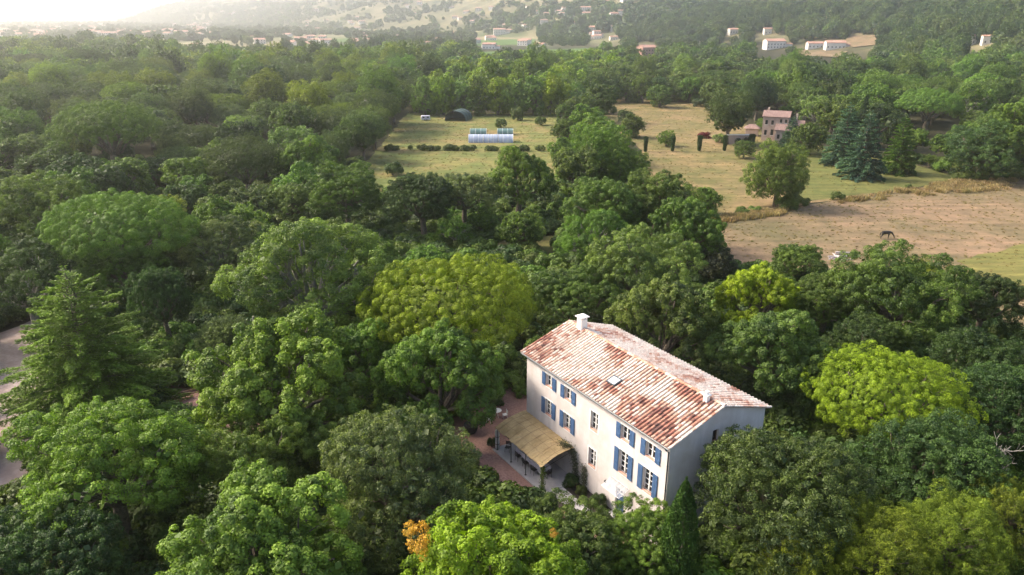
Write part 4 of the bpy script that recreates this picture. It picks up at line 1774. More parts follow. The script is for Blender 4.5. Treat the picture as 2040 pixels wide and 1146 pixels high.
for (x, z) in ((6.0, 3.0), (8.0, 3.0)):
    c = MB()
    c.box(x - .4, x + .4, 1.55, 1.61, z, z + 1.3)
    c.build('window', M['glass'], vl)
sh_ = empty('garden_shed', tuple(at(1497, 270)), RAD(-20))
tag(sh_, 'small shed with a dull red hipped roof beyond the clipped hedge', 'shed')
c = MB()
block(c, -2, 2, -1.6, 1.6, -.2, 2.4)
c.build('wall', M['stone'], sh_)
c = MB()
c.add([(-2.5, -2.1, 2.4), (2.5, -2.1, 2.4), (2.5, 2.1, 2.4), (-2.5, 2.1, 2.4), (-.8, 0, 3.6), (.8, 0, 3.6)], [(0, 1, 5, 4), (1, 2, 5), (2, 3, 4, 5), (3, 0, 4), (3, 2, 1, 0)])
c.build('roof', M['roofred'], sh_)

# grazing horse: one skinned body
hr = empty('horse', tuple(at(1764, 476)), RAD(8))
tag(hr, 'black horse grazing alone in the dry stubble field', 'horse')


def skinned(name, nodes, edges, m, parent, sub=2):
    me = bpy.data.meshes.new(name)
    me.from_pydata([n_[0] for n_ in nodes], [], [])
    me.edges.add(len(edges))
    me.edges.foreach_set('vertices', np.array(edges, np.int32).ravel())
    me.update()
    o = link(name, me, parent)
    md = o.modifiers.new('skin', 'SKIN')
    for i, n_ in enumerate(nodes):
        rr_ = n_[1] if hasattr(n_[1], '__len__') else (n_[1], n_[1])
        me.skin_vertices[0].data[i].radius = rr_
    me.skin_vertices[0].data[0].use_root = True
    md.use_smooth_shade = True
    s = o.modifiers.new('sub', 'SUBSURF')
    s.levels = s.render_levels = sub
    me.materials.append(m)
    return o


NB = [((0, 0, 1.18), .30), ((-.45, 0, 1.20), .31), ((-.75, 0, 1.22), .25), ((.40, 0, 1.16), .31), ((.70, 0, 1.20), .22),   # barrel, croup, chest
      ((1.00, 0, 1.08), .15), ((1.30, 0, .76), .115), ((1.50, 0, .42), .10), ((1.58, 0, .24), .085), ((1.66, 0, .07), .055),  # neck, head down
      ((.55, .15, .95), .12), ((.56, .16, .55), .065), ((.55, .16, .12), .045), ((.60, .16, .02), .05),
      ((.50, -.15, .95), .12), ((.38, -.16, .56), .065), ((.36, -.16, .12), .045), ((.42, -.16, .02), .05),
      ((-.70, .15, .92), .15), ((-.62, .16, .66), .085), ((-.86, .16, .46), .055), ((-.80, .16, .10), .045), ((-.75, .16, .02), .05),
      ((-.75, -.15, .92), .15), ((-.78, -.16, .66), .085), ((-1.02, -.16, .47), .055), ((-.98, -.16, .10), .045), ((-.93, -.16, .02), .05),
      ((1.55, .07, .50), .03), ((1.56, .10, .60), .012), ((1.55, -.07, .50), .03), ((1.56, -.10, .60), .012)]
EB = [(0, 1), (1, 2), (0, 3), (3, 4), (4, 5), (5, 6), (6, 7), (7, 8), (8, 9), (3, 10), (10, 11), (11, 12), (12, 13), (3, 14), (14, 15), (15, 16), (16, 17),
      (1, 18), (18, 19), (19, 20), (20, 21), (21, 22), (1, 23), (23, 24), (24, 25), (25, 26), (26, 27), (7, 28), (28, 29), (7, 30), (30, 31)]
hb = skinned('body', NB, EB, M['coat'], hr)
c = MB()
c.tube([(-.96, 0, 1.26), (-1.10, 0, 1.15), (-1.14, .02, .85), (-1.10, .02, .50)], [.05, .07, .08, .02], 7)
c.build('tail', M['coat'], hr)
c = MB()
for k in range(12):
    t_ = k / 11
    x, z = .72 + .62 * t_, 1.38 - .52 * t_
    c.tube([(x, .0, z), (x - .02, .10, z - .10), (x - .05, .14, z - .26)], [.03, .025, .01], 5)
c.build('mane', M['coat'], hr)

# heap of weathered logs at the field edge
lg = rnd
for i in range(14):
    P = at(1669 + lg.uniform(-13, 13), 514 + lg.uniform(-6, 7))
    o = empty('log', (P[0], P[1], .15 + .16 * (i % 3)), lg.uniform(-.9, .9) + (1.3 if i % 2 else 0))
    c = MB()
    L = lg.uniform(.8, 1.5)
    r_ = lg.uniform(.09, .17)
    c.tube([(-L, 0, 0), (-L * .3, .05, .02), (L * .4, -.04, .0), (L, .03, .03)], [r_, r_ * 1.05, r_ * .95, r_ * .85], 8)
    c.build('trunk_piece', M['log'], o)
    tag(o, 'pale weathered log in the heap at the near edge of the stubble field', 'log', 'heap of pale logs')

# ------------------------------------------------------------------ far houses
def far_house(P, w, d, h, rz, mw, mr, label, group, name='far_house', flat=False, wings=0):
    r = MB()
    block(r, -w / 2, w / 2, -d / 2, d / 2, -3, h, h + d * .18)
    if wings:
        block(r, w / 2, w / 2 + wings, -d * .35, d * .3, -3, h * .62, h * .62 + .9)
    r.mi = 1
    gable_roof(r, -w / 2, w / 2, -d / 2, d / 2, h, h + d * .18, .4, .25)
    if wings:
        gable_roof(r, w / 2 + .41, w / 2 + wings, -d * .35, d * .3, h * .62, h * .62 + .9, .4, .25)
    r.mi = 2
    nw = max(2, int(w / 3))
    for f in range(max(1, int(h / 3))):
        for k in range(nw):
            x = -w / 2 + w * (k + .5) / nw
            for s in (-1, 1):
                y = s * d / 2
                r.box(x - .5, x + .5, min(y, y + s * .04), max(y, y + s * .04), .9 + 2.9 * f, 2.3 + 2.9 * f)
    o = r.build(name, [mw, mr, M['glass']], None, tuple(P))
    o.rotation_euler = (0, 0, rz)
    tag(o, label, 'house', group)
    return o


pk = at_ground(1287, 110)
s_ = np.linalg.norm(pk - CAM) / FPX
far_house(pk, 30 * s_, 22 * s_, 14 * s_, RAD(24), M['farpink'], M['farroof'], 'square pinkish brown house standing alone at the foot of the wooded hill', None, 'far_villa')
HILLH = [(1541, 97, 34, 13, 5, 'white villa with a pale roof on the bare hillside terrace', 14), (1662, 97, 32, 10, -8, 'right white villa of the pair with pink roofs on the terrace', 8),
         (1622, 96, 26, 8, -4, 'left cream villa of the pair with pink roofs on the terrace', 6), (1461, 67, 20, 7, 12, 'small white villa alone under the dark hill woods', 6),
         (1528, 68, 13, 9, 0, 'narrow white house just above the white villa on the terrace', 0), (1400, 93, 14, 7, 8, 'small white house left of the terrace villas', 5),
         (1587, 60, 14, 8, 3, 'half hidden white house above the pair of villas', 0), (1365, 82, 12, 5, 0, 'tiny white house right of the pinkish brown house', 0),
         (1937, 88, 15, 13, 20, 'left white house among the pines of the steep right hillside', 0), (1965, 88, 16, 12, -12, 'right white house among the pines of the steep right hillside', 4),
         (1790, 100, 22, 8, 15, 'grey white house deep in trees below the right hillside', 6), (1805, 90, 14, 6, 0, 'small pink roofed house in trees below the right hillside', 0),
         (1573, 130, 12, 7, 0, 'red roofed cottage in the woods below the terrace', 0), (1222, 80, 15, 6, 10, 'white house left of the pinkish brown house', 8),
         (1188, 76, 14, 12, 18, 'tall pale stone house beside a dark cypress at the hill foot', 6), (1150, 52, 14, 6, 0, 'pale house on the slope left of the dark woods', 0),
         (995, 70, 22, 10, 5, 'white farmhouse at the edge of the beige valley field', 8), (975, 98, 24, 9, -10, 'pink house beside the green vine field', 8),
         (866, 87, 22, 8, 0, 'white house in the valley left of the vine field', 9), (600, 84, 22, 7, 5, 'white house in the hazy valley meadows', 8)]
for (x, y, w, h, a, lb, wg) in HILLH:
    P = at_ground(x, y)
    s_ = np.linalg.norm(P - CAM) / FPX
    far_house(P, w * s_, max(w * .6, 9) * s_, h * s_, RAD(a), M['farwall'], M['farroof'], lb, 'scattered houses of the valley', wings=wg * s_)
town = random.Random(21)
n_town = 0
for i in range(150):
    x, y = town.uniform(-30, 420), town.uniform(40, 78)
    P = at_ground(x, y)
    if P[2] > 25:
        continue
    w = town.uniform(10, 26)
    far_house(P, w, town.uniform(8, 13), town.choice((4, 6, 7, 9)), town.uniform(-.6, .6), M['farwall'], M['farroof'],
              'pale house of the hazy town at the end of the valley', 'houses of the hazy town', 'town_house')
    n_town += 1
for i in range(120):
    x, y = town.uniform(380, 1260), town.uniform(4, 100)
    P = at_ground(x, y)
    w = town.uniform(9, 18)
    far_house(P, w, town.uniform(8, 11), town.choice((4, 5, 6)), town.uniform(-.6, .6), M['farwall'], M['farroof'],
              'small pale house on the sunlit scrub slope above the valley fields', 'houses on the sunlit slope', 'slope_house')
for q, z_ in (([(1690, 72), (1745, 72), (1750, 90), (1700, 96), (1680, 90)], 0), ([(1560, 100), (1690, 104), (1670, 116), (1580, 112)], 0), ([(1600, 52), (1640, 52), (1640, 62), (1600, 64)], 0)):
    mb = MB()
    V = [at_ground(*p_) for p_ in q]
    cen = np.mean(V, axis=0)
    rows = []
    V = [(p_[0], p_[1], tz(p_[0], p_[1]) + .8) for p_ in V]
    mb.add([(cen[0], cen[1], tz(cen[0], cen[1]) + .9)] + V, [(0, k + 1, (k + 1) % len(V) + 1) for k in range(len(V))])
    o = mb.build('bare_ground', M['bare'])
    tag(o, kind='structure')

# ------------------------------------------------------------------ tree prototypes: near, middle and far versions of each kind
def lod_set():
    P = {}
    P['oak'] = [[broadleaf(s, n=92000, leaf=.125, clump=.33, per=60, H=10.2, irregular=.34, lobes=15) for s in (1, 2, 3)],
                [broadleaf(s, n=11000, leaf=.33, clump=.42, per=34, H=10.2, core=400) for s in (11, 12, 13)],
                [broadleaf(s, n=3600, leaf=.58, clump=.5, per=22, H=10.2, core=200, limbs=False, zmin=-.7) for s in (21, 22, 23)]]
    P['bushy'] = [[broadleaf(s, n=60000, leaf=.15, clump=.36, per=52, H=9.2, rz=.93, lobes=20, zmin=-.92, irregular=.28) for s in (301,)],
                  [broadleaf(s, n=14000, leaf=.31, clump=.42, per=34, H=9.2, rz=.93, lobes=20, zmin=-.92, irregular=.28, core=500) for s in (311, 312)],
                  [broadleaf(s, n=4400, leaf=.55, clump=.5, per=22, H=9.0, rz=.92, lobes=17, zmin=-.92, core=250) for s in (321, 322)]]
    P['plane'] = [[broadleaf(s, n=78000, leaf=.15, clump=.38, per=34, H=11, rz=.95, lobes=17, lob=.33, out=.70, irregular=.30, up=.9, squash=1.1, aspect=.75) for s in (5, 6)],
                  [broadleaf(s, n=10500, leaf=.36, clump=.45, per=26, H=11, rz=.95, lobes=17, lob=.33, out=.70, irregular=.30, up=.9, squash=1.1, core=400) for s in (15, 16)],
                  P['oak'][2]]
    P['holm'] = [[broadleaf(s, n=92000, leaf=.14, clump=.28, per=78, H=9.6, rz=.88, lobes=18, lob=.40, out=.62, irregular=.12, up=.5, aspect=.45, radial=.35, tint=(.5, .26)) for s in (7, 8)],
                 [broadleaf(s, n=11500, leaf=.34, clump=.36, per=44, H=9.6, rz=.88, lobes=18, lob=.40, irregular=.12, core=400, tint=(.5, .26)) for s in (17, 18)],
                 [broadleaf(s, n=3800, leaf=.58, clump=.45, per=26, H=9.6, rz=.88, lobes=15, irregular=.12, core=200, limbs=False, zmin=-.7) for s in (27, 28)]]
    P['airy'] = [[broadleaf(s, n=78000, leaf=.125, clump=.34, per=40, H=10.5, lobes=24, lob=.28, out=.74, irregular=.30, core=250, bark='pale_bark', tint=(.55, .22)) for s in (9,)],
                 [broadleaf(s, n=8000, leaf=.33, clump=.42, per=22, H=10.5, lobes=20, lob=.28, out=.74, irregular=.30, core=150, bark='pale_bark') for s in (19,)],
                 P['oak'][2]]
    P['stone'] = [[umbrella(31, R=5, H=8.4, puffs=400, pr=.27, leaf=.075, n=130000, lower=.36, rz=.52, radial=.15, core=3000)],
                  [umbrella(s, R=5, H=8.4, puffs=300, pr=.40, leaf=.24, n=15000, lower=.3, core=500, rz=.46) for s in (41, 42)],
                  [umbrella(s, R=5, H=8.0, puffs=130, pr=.6, leaf=.5, n=3800, lower=.3, core=200, rz=.46, irregular=.1) for s in (51, 52)]]
    P['lobed'] = [[umbrella(33, R=5, H=9.0, rz=.62, puffs=520, pr=.27, leaf=.08, n=125000, lower=.45, lobes=17, irregular=.10, core=3000, radial=.25)],
                  [umbrella(43, R=5, H=9.6, rz=.72, puffs=300, pr=.40, leaf=.24, n=15000, lower=.5, lobes=24, core=500)],
                  P['stone'][2]]
    P['pine'] = [[shoots(s, leaf=.11, n=95000, heads=74, hr=.145, zs=1.75) for s in (61, 62)],
                 [shoots(s, leaf=.32, n=12000, heads=30) for s in (71, 72, 73)],
                 [shoots(s, leaf=.6, n=3600, heads=20, hr=.28) for s in (81, 82, 83)]]
    P['cedar'] = [[conifer(91, R=5, H=12.5, tiers=30, per=17, leaf=.21, n=96000, droop=.17, power=.78, rise=.10, skirt=.7, wild=.15)]] * 3
    P['fir'] = [[conifer(s, R=5, H=15, tiers=19, per=17, leaf=.46, n=30000, droop=.20, power=.70, skirt=.25, wild=.06, tint=(.5, .26)) for s in (95, 96, 97)]] * 3
    P['cypress'] = [[column(101, R=1.0, H=10, n=16000, leaf=.17)]] + [[column(s, R=1.0, H=10, n=4200, leaf=.34) for s in (102, 103)]] * 2
    return P


PROTO = lod_set()


def spray(seed):
    rng = np.random.default_rng(seed)
    D = fib(14, -.9, 1, rng, 1.2)
    C = D * np.array([4.2, 4.2, 4.6]) * rng.uniform(.5, 1, (14, 1))
    V, F, T = on_clumps(C, rng.uniform(1.2, 2.0, 14), rng.uniform(.3, .8, 14), 900, .7, rng, .4, .6, .6, 1, 0, D)
    return np_mesh('yellowed_branch', V, F, M['leaf'], T)


YELLOW = spray(77)
KZ = dict(bushy=.47, oak=.62, plane=.63, holm=.55, airy=.64, stone=.61, lobed=.60, pine=.68, cedar=.45, fir=.6, cypress=2.6)
NAMES = dict(bushy='round_tree', oak='oak_tree', plane='plane_tree', holm='holm_oak', airy='ash_tree', stone='umbrella_pine', lobed='umbrella_pine', pine='pine_tree', cedar='cedar_tree',
             fir='fir_tree', cypress='cypress_tree')
CATS = dict(stone='pine', lobed='pine', pine='pine', cedar='cedar', fir='fir', cypress='cypress')
TREES = []                                       # placed trees: dict(P, D, px, py, w, kind, ...)


def solve(cx, cy, w, kind, base=None):
    r = ray(cx, cy)
    if base is not None:
        P = at(cx, base)
        t = float((P - CAM) @ FWD)
        return np.array([P[0], P[1], 0]), w * t / FPX, t
    t = HCAM / (KZ[kind] * w / FPX - r[2])
    P = CAM + t * r
    return np.array([P[0], P[1], tz(P[0], P[1])]), w * t / FPX, t


def add_tree(P, D, t, kind, color, label=None, group=None, hz=1.0, variant=None, rz=None):
    wpx = D / t * FPX                            # near version for what shows large
    lod = 0 if t < 70 or wpx > 105 else (1 if wpx > 46 else 2)
    L = PROTO[kind][lod]
    pr = L[(variant if variant is not None else rnd.randrange(len(L))) % len(L)]
    r = empty(NAMES[kind], tuple(P), rnd.uniform(0, 6.28) if rz is None else rz)
    s = D / (2.0 if kind == 'cypress' else 10.0)
    r.scale = (s * rnd.uniform(.93, 1.08), s * rnd.uniform(.93, 1.08), s * hz)
    link('trunk', pr[1], r)
    c = link('crown', pr[0], r)
    c.color = (*color, 1)
    tag(r, label, CATS.get(kind, 'tree'), group)
    global TREE_ROOT
    TREE_ROOT = r
    return r


# (crown centre x, y and width in the photo, kind, colour, what it is, options)
HAND = [
    (222, 920, 372, 'oak', 'b', 'broad bright green tree at the left edge below the cedar', dict(hz=.95)),
    (530, 900, 240, 'oak', 'm', 'dark mid green tree in the gap right of the broad bright tree', {}),
    (795, 965, 345, 'holm', 'o', 'big grey green evergreen oak left of the pink gravel yard', {}),
    (520, 1095, 400, 'plane', 'b', 'wide leafy green tree at the bottom edge left of the orange branch', dict(hz=.9)),
    (110, 1130, 320, 'oak', 'd', 'dark green tree in the bottom left corner', {}),
    (965, 1150, 400, 'plane', 'y', 'bright yellow green tree at the bottom edge below the gravel yard', dict(hz=.9)),
    (1130, 1085, 250, 'oak', 'm', 'dull green tree at the bottom edge in front of the farmhouse door', dict(hz=.9)),
    (1290, 1078, 190, 'oak', 'b', 'light green tree covering the foot of the right house corner', {}),
    (1557, 998, 345, 'holm', 'h', 'dense round evergreen oak in front of the right gable wall', dict(hz=1.05)),
    (1605, 1125, 190, 'pine', 'g', 'yellow green pine at the bottom edge next to the slim cypress', dict(hz=1.1)),
    (1745, 1120, 230, 'pine', 'g', 'yellow green pine at the bottom edge, second from the slim cypress', {}),
    (1890, 1090, 230, 'pine', 'g', 'yellow green pine at the bottom edge below the bare branches', {}),
    (2010, 1050, 210, 'pine', 'g', 'tallest yellow green pine, in the bottom right corner', {}),
    (1765, 792, 268, 'lobed', 'Y', 'yellow green umbrella pine with billowing crown right of the farmhouse', {}),
    (1850, 930, 280, 'holm', 'd', 'dark evergreen oak in shade under the right umbrella pine', {}),
    (2000, 830, 240, 'holm', 'd', 'dark evergreen oak at the right edge beside the right umbrella pine', {}),
    (1790, 590, 245, 'oak', 'm', 'big rounded dark green oak at the edge of the stubble field', dict(hz=1.0)),
    (1650, 600, 165, 'oak', 'm', 'grey green tree left of the big rounded oak', {}),
    (1585, 520, 110, 'oak', 'm', 'small oak against the stubble field left of the log heap', {}),
    (1512, 600, 165, 'plane', 'y', 'bright yellow green tree above the farmhouse roof', {}),
    (1415, 520, 98, 'holm', 'v', 'dark round tree with pale greyish tips at the corner of the stubble field', {}),
    (1280, 545, 220, 'oak', 'p', 'pale green flowering tree above the farmhouse ridge', {}),
    (1320, 655, 230, 'plane', 'm', 'green tree right behind the middle of the farmhouse roof', {}),
    (1130, 590, 180, 'oak', 'm', 'olive green tree between the great umbrella pine and the chimney', {}),
    (1540, 710, 220, 'plane', 'm', 'green tree behind the right end of the farmhouse roof', {}),
    (1720, 690, 160, 'holm', 'd', 'dark tree behind the top of the right umbrella pine', {}),
    (1960, 610, 150, 'oak', 'd', 'dark upright oak at the right edge of the stubble field', dict(hz=1.15)),
    (1960, 740, 230, 'holm', 'd', 'dark spreading tree at the right edge above the bare tree', {}),
    (897, 600, 318, 'stone', 'Y', 'great yellow green umbrella pine behind the farmhouse', {}),
    (880, 765, 240, 'plane', 'b', 'leafy plane tree in front of the great umbrella pine', dict(hz=1.05)),
    (560, 760, 330, 'plane', 'b', 'wide bright plane tree left of the gravel yard', dict(hz=.95)),
    (720, 720, 190, 'plane', 'b', 'bright green plane tree at the lower left of the great umbrella pine', {}),
    (620, 560, 300, 'airy', 'p', 'pale olive tree with visible grey limbs left of the great umbrella pine', {}),
    (330, 640, 115, 'oak', 'd', 'slim dark tree right behind the cedar', dict(hz=1.7)),
    (238, 455, 270, 'stone', 'c', 'wide green umbrella pine at the left above the cedar', {}),
    (250, 535, 150, 'oak', 'c', 'soft green tree in front of the left umbrella pine', {}),
    (440, 500, 150, 'airy', 'o', 'grey olive tree right of the left umbrella pine', {}),
    (55, 570, 190, 'airy', 'd', 'dark tree with bare limbs at the left edge beside the cedar', {}),
    (80, 415, 170, 'oak', 'm', 'rounded green tree at the left edge behind the left umbrella pine', {}),
    (215, 250, 185, 'stone', 'c', 'flat topped umbrella pine in the front of the hazy pine wood', {}),
    (488, 320, 140, 'lobed', 'k', 'broad dark pine in front of the hazy pine wood', {}),
    (385, 215, 90, 'pine', 'k', 'tall irregular pine standing out in the hazy pine wood', {}),
    (840, 395, 150, 'oak', 'd', 'dark oak at the near edge of the left meadow', {}),
    (925, 385, 130, 'oak', 'o', 'olive tree at the near edge of the left meadow', {}),
    (1032, 355, 140, 'plane', 'b', 'bright green tree at the near right corner of the left meadow', {}),
    (690, 385, 150, 'oak', 'm', 'mid green tree left of the clipped round bush in the meadow', {}),
    (585, 400, 110, 'oak', 'p', 'pale green tree in the band of trees below the pine wood', {}),
    (1200, 415, 170, 'oak', 'm', 'dark green tree below the hedgerow between the meadows', {}),
    (1310, 405, 160, 'oak', 'm', 'green tree at the near left corner of the right meadow', {}),
    (1190, 480, 150, 'airy', 'b', 'loose yellowish tree beside the dark hollow', {}),
    (1370, 465, 150, 'plane', 'b', 'bright green tree at the left tip of the stubble field', {}),
    (1040, 455, 92, 'bushy', 'm', 'round green bush like tree in the clearing', {}),
    (958, 445, 52, 'plane', 'b', 'small light green upright tree in the clearing', dict(hz=1.1)),
    (905, 460, 72, 'airy', 'b', 'young light green tree left of the clearing', {}),
    (1196, 310, 146, 'bushy', 'b', 'largest bright tree of the hedgerow between the meadows', {}),
    (1186, 276, 104, 'bushy', 'b', 'second bright tree of the hedgerow behind the largest one', {}),
    (1168, 245, 82, 'bushy', 'b', 'third bright tree of the hedgerow counting from the largest one', {}),
    (1131, 258, 58, 'bushy', 'm', 'mid green tree on the tunnel side of the hedgerow', {}),
    (1126, 226, 52, 'bushy', 'm', 'mid green tree at the back right corner of the left meadow', {}),
    (1122, 298, 56, 'bushy', 'b', 'small light green tree leaning from the hedgerow towards the tunnels', {}),
    (1238, 332, 112, 'bushy', 'b', 'bright tree at the near right end of the hedgerow', {}),
    (1148, 338, 100, 'plane', 'm', 'green tree on the meadow side of the hedgerow', {}),
    (1154, 217, 68, 'bushy', 'm', 'rounded green tree near the back of the hedgerow', {}),
    (1147, 192, 56, 'bushy', 'b', 'farthest rounded tree of the hedgerow where it meets the wood', {}),
    (1146, 170, 48, 'bushy', 'm', 'dark green tree in the wood right behind the far end of the hedgerow', {}),
    (1258, 248, 50, 'bushy', 'm', 'small tree in the right meadow beside the hedgerow', dict(base=274)),
    (1246, 236, 34, 'oak', 'd', 'smaller darker tree behind the small meadow tree', dict(base=254)),
    (1327, 275, 36, 'bushy', 'b', 'little leafy tree behind the row of clipped cypresses', dict(base=292)),
    (1313, 192, 52, 'bushy', 'm', 'rounded tree at the far edge of the right meadow', dict(base=214)),
    (1448, 240, 104, 'pine', 'k', 'round headed pine with bare trunk in the right meadow', dict(base=288, hz=.86)),
    (1545, 360, 124, 'bushy', 'm', 'rounded green tree standing alone between meadow and stubble field', dict(base=412, hz=1.18)),
    (1402, 405, 62, 'bushy', 'b', 'small light tree at the corner of the stubble field', dict(base=428)),
    (1480, 300, 42, 'bushy', 'm', 'small round tree in front of the stone villa', dict(base=316)),
    (1676, 280, 82, 'fir', 'f', 'leftmost of three bluish firs on the lawn', dict(base=330)),
    (1714, 300, 88, 'fir', 'f', 'largest and nearest of three bluish firs on the lawn', dict(base=356)),
    (1786, 295, 76, 'fir', 'c', 'right and greener one of three firs on the lawn', dict(base=346)),
    (1573, 274, 50, 'fir', 'f', 'small grey green fir in front of the stone villa', dict(base=300, hz=.9)),
    (1840, 228, 106, 'stone', 'c', 'umbrella pine with bare stems behind the three firs', dict(base=272)),
    (1945, 305, 135, 'bushy', 'd', 'very dark rounded tree at the right end of the lawn', dict(base=358, hz=1.0)),
    (2010, 270, 140, 'plane', 'b', 'bright green tree behind the very dark tree at the right edge', {}),
    (1606, 283, 74, 'bushy', 'm', 'rounded green tree right of the stone villa', dict(base=308)),
    (1568, 223, 34, 'oak', 'c', 'green tree just behind the stone villa', {}),
    (1518, 232, 30, 'bushy', 'b', 'pale green tree left of the stone villa', dict(base=262)),
    (1850, 322, 26, 'airy', 'c', 'thin little tree at the right end of the lawn', dict(base=334)),
    (1368, 1075, 72, 'cypress', 'c', 'slim dark cypress at the bottom edge before the gable wall', dict(tall=1)),
    (1712, 235, 22, 'cypress', 'd', 'tall cypress right behind the largest fir', dict(tall=1)),
    (1764, 245, 20, 'cypress', 'd', 'dark cypress between the largest and the greener fir', dict(tall=1)),
    (1650, 190, 16, 'cypress', 'd', 'slim dark cypress in the wood behind the villa', dict(tall=1)),
    (1563, 243, 7, 'cypress', 'd', 'thin cypress in front of the stone villa wall', dict(tall=1)),
    (1862, 68, 12, 'cypress', 'd', 'lone dark cypress on the wooded hillside', dict(tall=1)),
    (190, 720, 285, 'cedar', 'b', 'light green cedar with layered boughs beside the driveway', {}),
]
for (cx, cy, w, kind, ck, lb, op) in HAND:
    if kind == 'cedar':
        P = at(194, 836)
        t = float((P - CAM) @ FWD)
        D = w * t / FPX
        add_tree(P, D, t, kind, (.130, .205, .030), lb, hz=.9)
    elif kind == 'cypress':
        hw = {1368: 125, 1712: 46, 1764: 42, 1650: 30, 1563: 27, 1862: 22}[cx]      # half height in the photo
        if cx > 1400 and cy > 100:
            P = at(cx, cy + hw)
        elif cy < 100:
            P = at_ground(cx, cy + hw)
        else:
            P = at(cx, 1215)
            P = at(cx - 26, 1215)
        t = float((P - CAM) @ FWD)
        D = w * t / FPX
        top = ray(cx, cy - hw)
        h = P[2] + 0 + (HCAM + top[2] * np.hypot(P[0], P[1]) / np.hypot(top[0], top[1]) - P[2])
        h -= P[2]
        add_tree(P, D, t, kind, (.042, .092, .022) if cx < 1400 else GREEN[ck], lb, hz=h / 10.0 / (D / 2.0))
    else:
        P, D, t = solve(cx, cy, w, kind, op.get('base'))
        add_tree(P, D, t, kind, GREEN[ck], lb, hz=op.get('hz', 1.0))
    TREES.append(dict(P=P, D=D, t=t, px=cx, py=cy, w=w, kind=kind, hand=1))
    if (cx, cy) == (965, 1150):
        ROOT, RT = TREE_ROOT, t

bpy.context.view_layer.update()
for (x, y, w, dt) in ((836, 1072, 70, -.3), (815, 1054, 36, -.2), (1102, 1062, 22, 1.0), (846, 1108, 30, -.6)):
    Q = CAM + (RT + dt) * ray(x, y)
    D = w * RT / FPX
    cr = link('yellowed_branch', YELLOW, ROOT)
    cr.matrix_parent_inverse = ROOT.matrix_world.inverted()
    cr.location = tuple(Q)
    cr.scale = (D / 10, D / 10, D / 10)
    cr.color = (*GREEN['r'], 1)
    cr['label'] = 'branch with orange yellow leaves'
ROW = [(848 + 36 * i, 190, 62, 1.30 + .12 * math.sin(i * 2.1), 229, 'bybbyb'[i % 6]) for i in range(8)]
ORD = ('first', 'second', 'third', 'fourth', 'fifth', 'sixth', 'seventh', 'eighth', 'ninth')
for i, (x, y, w, hz, yb, ck) in enumerate(ROW):
    P, D, t = solve(x, y, w, 'bushy', yb)
    add_tree(P, D, t, 'bushy', GREEN[ck], f'{ORD[i]} tree from the left in the bright row behind the left meadow', 'bright row behind the left meadow', hz=hz)
    TREES.append(dict(P=P, D=D, t=t, px=x, py=y, w=w, kind='bushy', hand=1))
for i in range(8):
    x, yb = 1186 + 31 * i, 205 - (i % 3)
    P, D, t = solve(x, 170, 50, 'bushy', yb)
    add_tree(P, D, t, 'bushy', GREEN['mdmmdmcm'[i]], f'{ORD[i]} tree from the left in the dark row behind the right meadow', 'dark row behind the right meadow', hz=1.15 + .12 * math.cos(i * 1.9))
    TREES.append(dict(P=P, D=D, t=t, px=x, py=170, w=50, kind='bushy', hand=1))
bt_ = bare(5, 8.5)
for (x, y, H, lb) in ((2000, 960, 1.0, 'pale leafless tree among dark oaks at the right edge'), (1925, 1010, .62, 'small leafless tree in shade under the right umbrella pine')):
    P = at(x, y, 0)
    P = at(x, y - 60, 6.5) * np.array([1, 1, 0])
    r = empty('bare_tree', tuple(P), rnd.uniform(0, 6))
    r.scale = (H, H, H * 1.15)
    link('branches', bt_[0], r)
    link('trunk', bt_[1], r)
    tag(r, lb, 'dead tree')
put_plant('round_bush', SHRUB[2], at(784, 349), (2.6, 2.6, 2.7), GREEN['d'], 'clipped round dark bush at the near edge of the left meadow', 'bush')
put_plant('meadow_bush', SHRUB[0], at(997, 255), (2.2, 2.2, 2.6), GREEN['m'], 'bushy green shrub behind the short green tunnels', 'bush', 'bushes in the meadow')
put_plant('meadow_bush', SHRUB[1], at(1030, 240), (2.6, 2.6, 4.2), GREEN['k'], 'tall dark shrub at the back of the left meadow', 'bush', 'bushes in the meadow')
put_plant('meadow_bush', SHRUB[2], at(1077, 250), (2.3, 2.3, 2.6), GREEN['k'], 'dark shrub at the right back corner of the left meadow', 'bush', 'bushes in the meadow')
put_plant('meadow_bush', SHRUB[0], at(1210, 228), (3.6, 3.6, 3.6), GREEN['d'], 'dark bush at the far left corner of the right meadow', 'bush', 'bushes in the meadow')
put_plant('meadow_bush', SHRUB[1], at(1395, 212), (4.2, 3.2, 3.0), GREEN['d'], 'low dark bush behind the round headed pine', 'bush', 'bushes in the meadow')

# ------------------------------------------------------------------ the rest of the woods
CLEAR = [PX_MEADOW_L, [(1175, 212), (1240, 200), (1395, 208), (1425, 228), (1505, 262), (1520, 290), (1640, 300), (1810, 332), (1900, 362), (1640, 402), (1510, 420), (1400, 436), (1285, 360)],
         [(1430, 440), (1510, 424), (1640, 404), (1900, 364), (2140, 352), (2300, 372), (2300, 640), (2060, 640), (2000, 610), (1990, 545), (1890, 540), (1830, 490), (1690, 520), (1560, 480), (1470, 500)],
         [(905, 500), (970, 480), (1110, 474), (1120, 500), (1075, 505), (960, 495)], [(680, 438), (740, 428), (830, 436), (840, 450), (700, 458)],
         [(-40, 690), (50, 655), (60, 760), (45, 880), (-40, 900)], [(385, 850), (440, 835), (462, 850), (440, 868), (395, 882)], [(330, 775), (385, 760), (370, 800), (330, 800)],
         [(905, 850), (1000, 795), (1048, 800), (1160, 990), (985, 1003)]]
CLEAR_VIL = [[(1495, 215), (1590, 215), (1590, 280), (1495, 280)], [(1265, 85), (1310, 85), (1310, 112), (1265, 112)]]
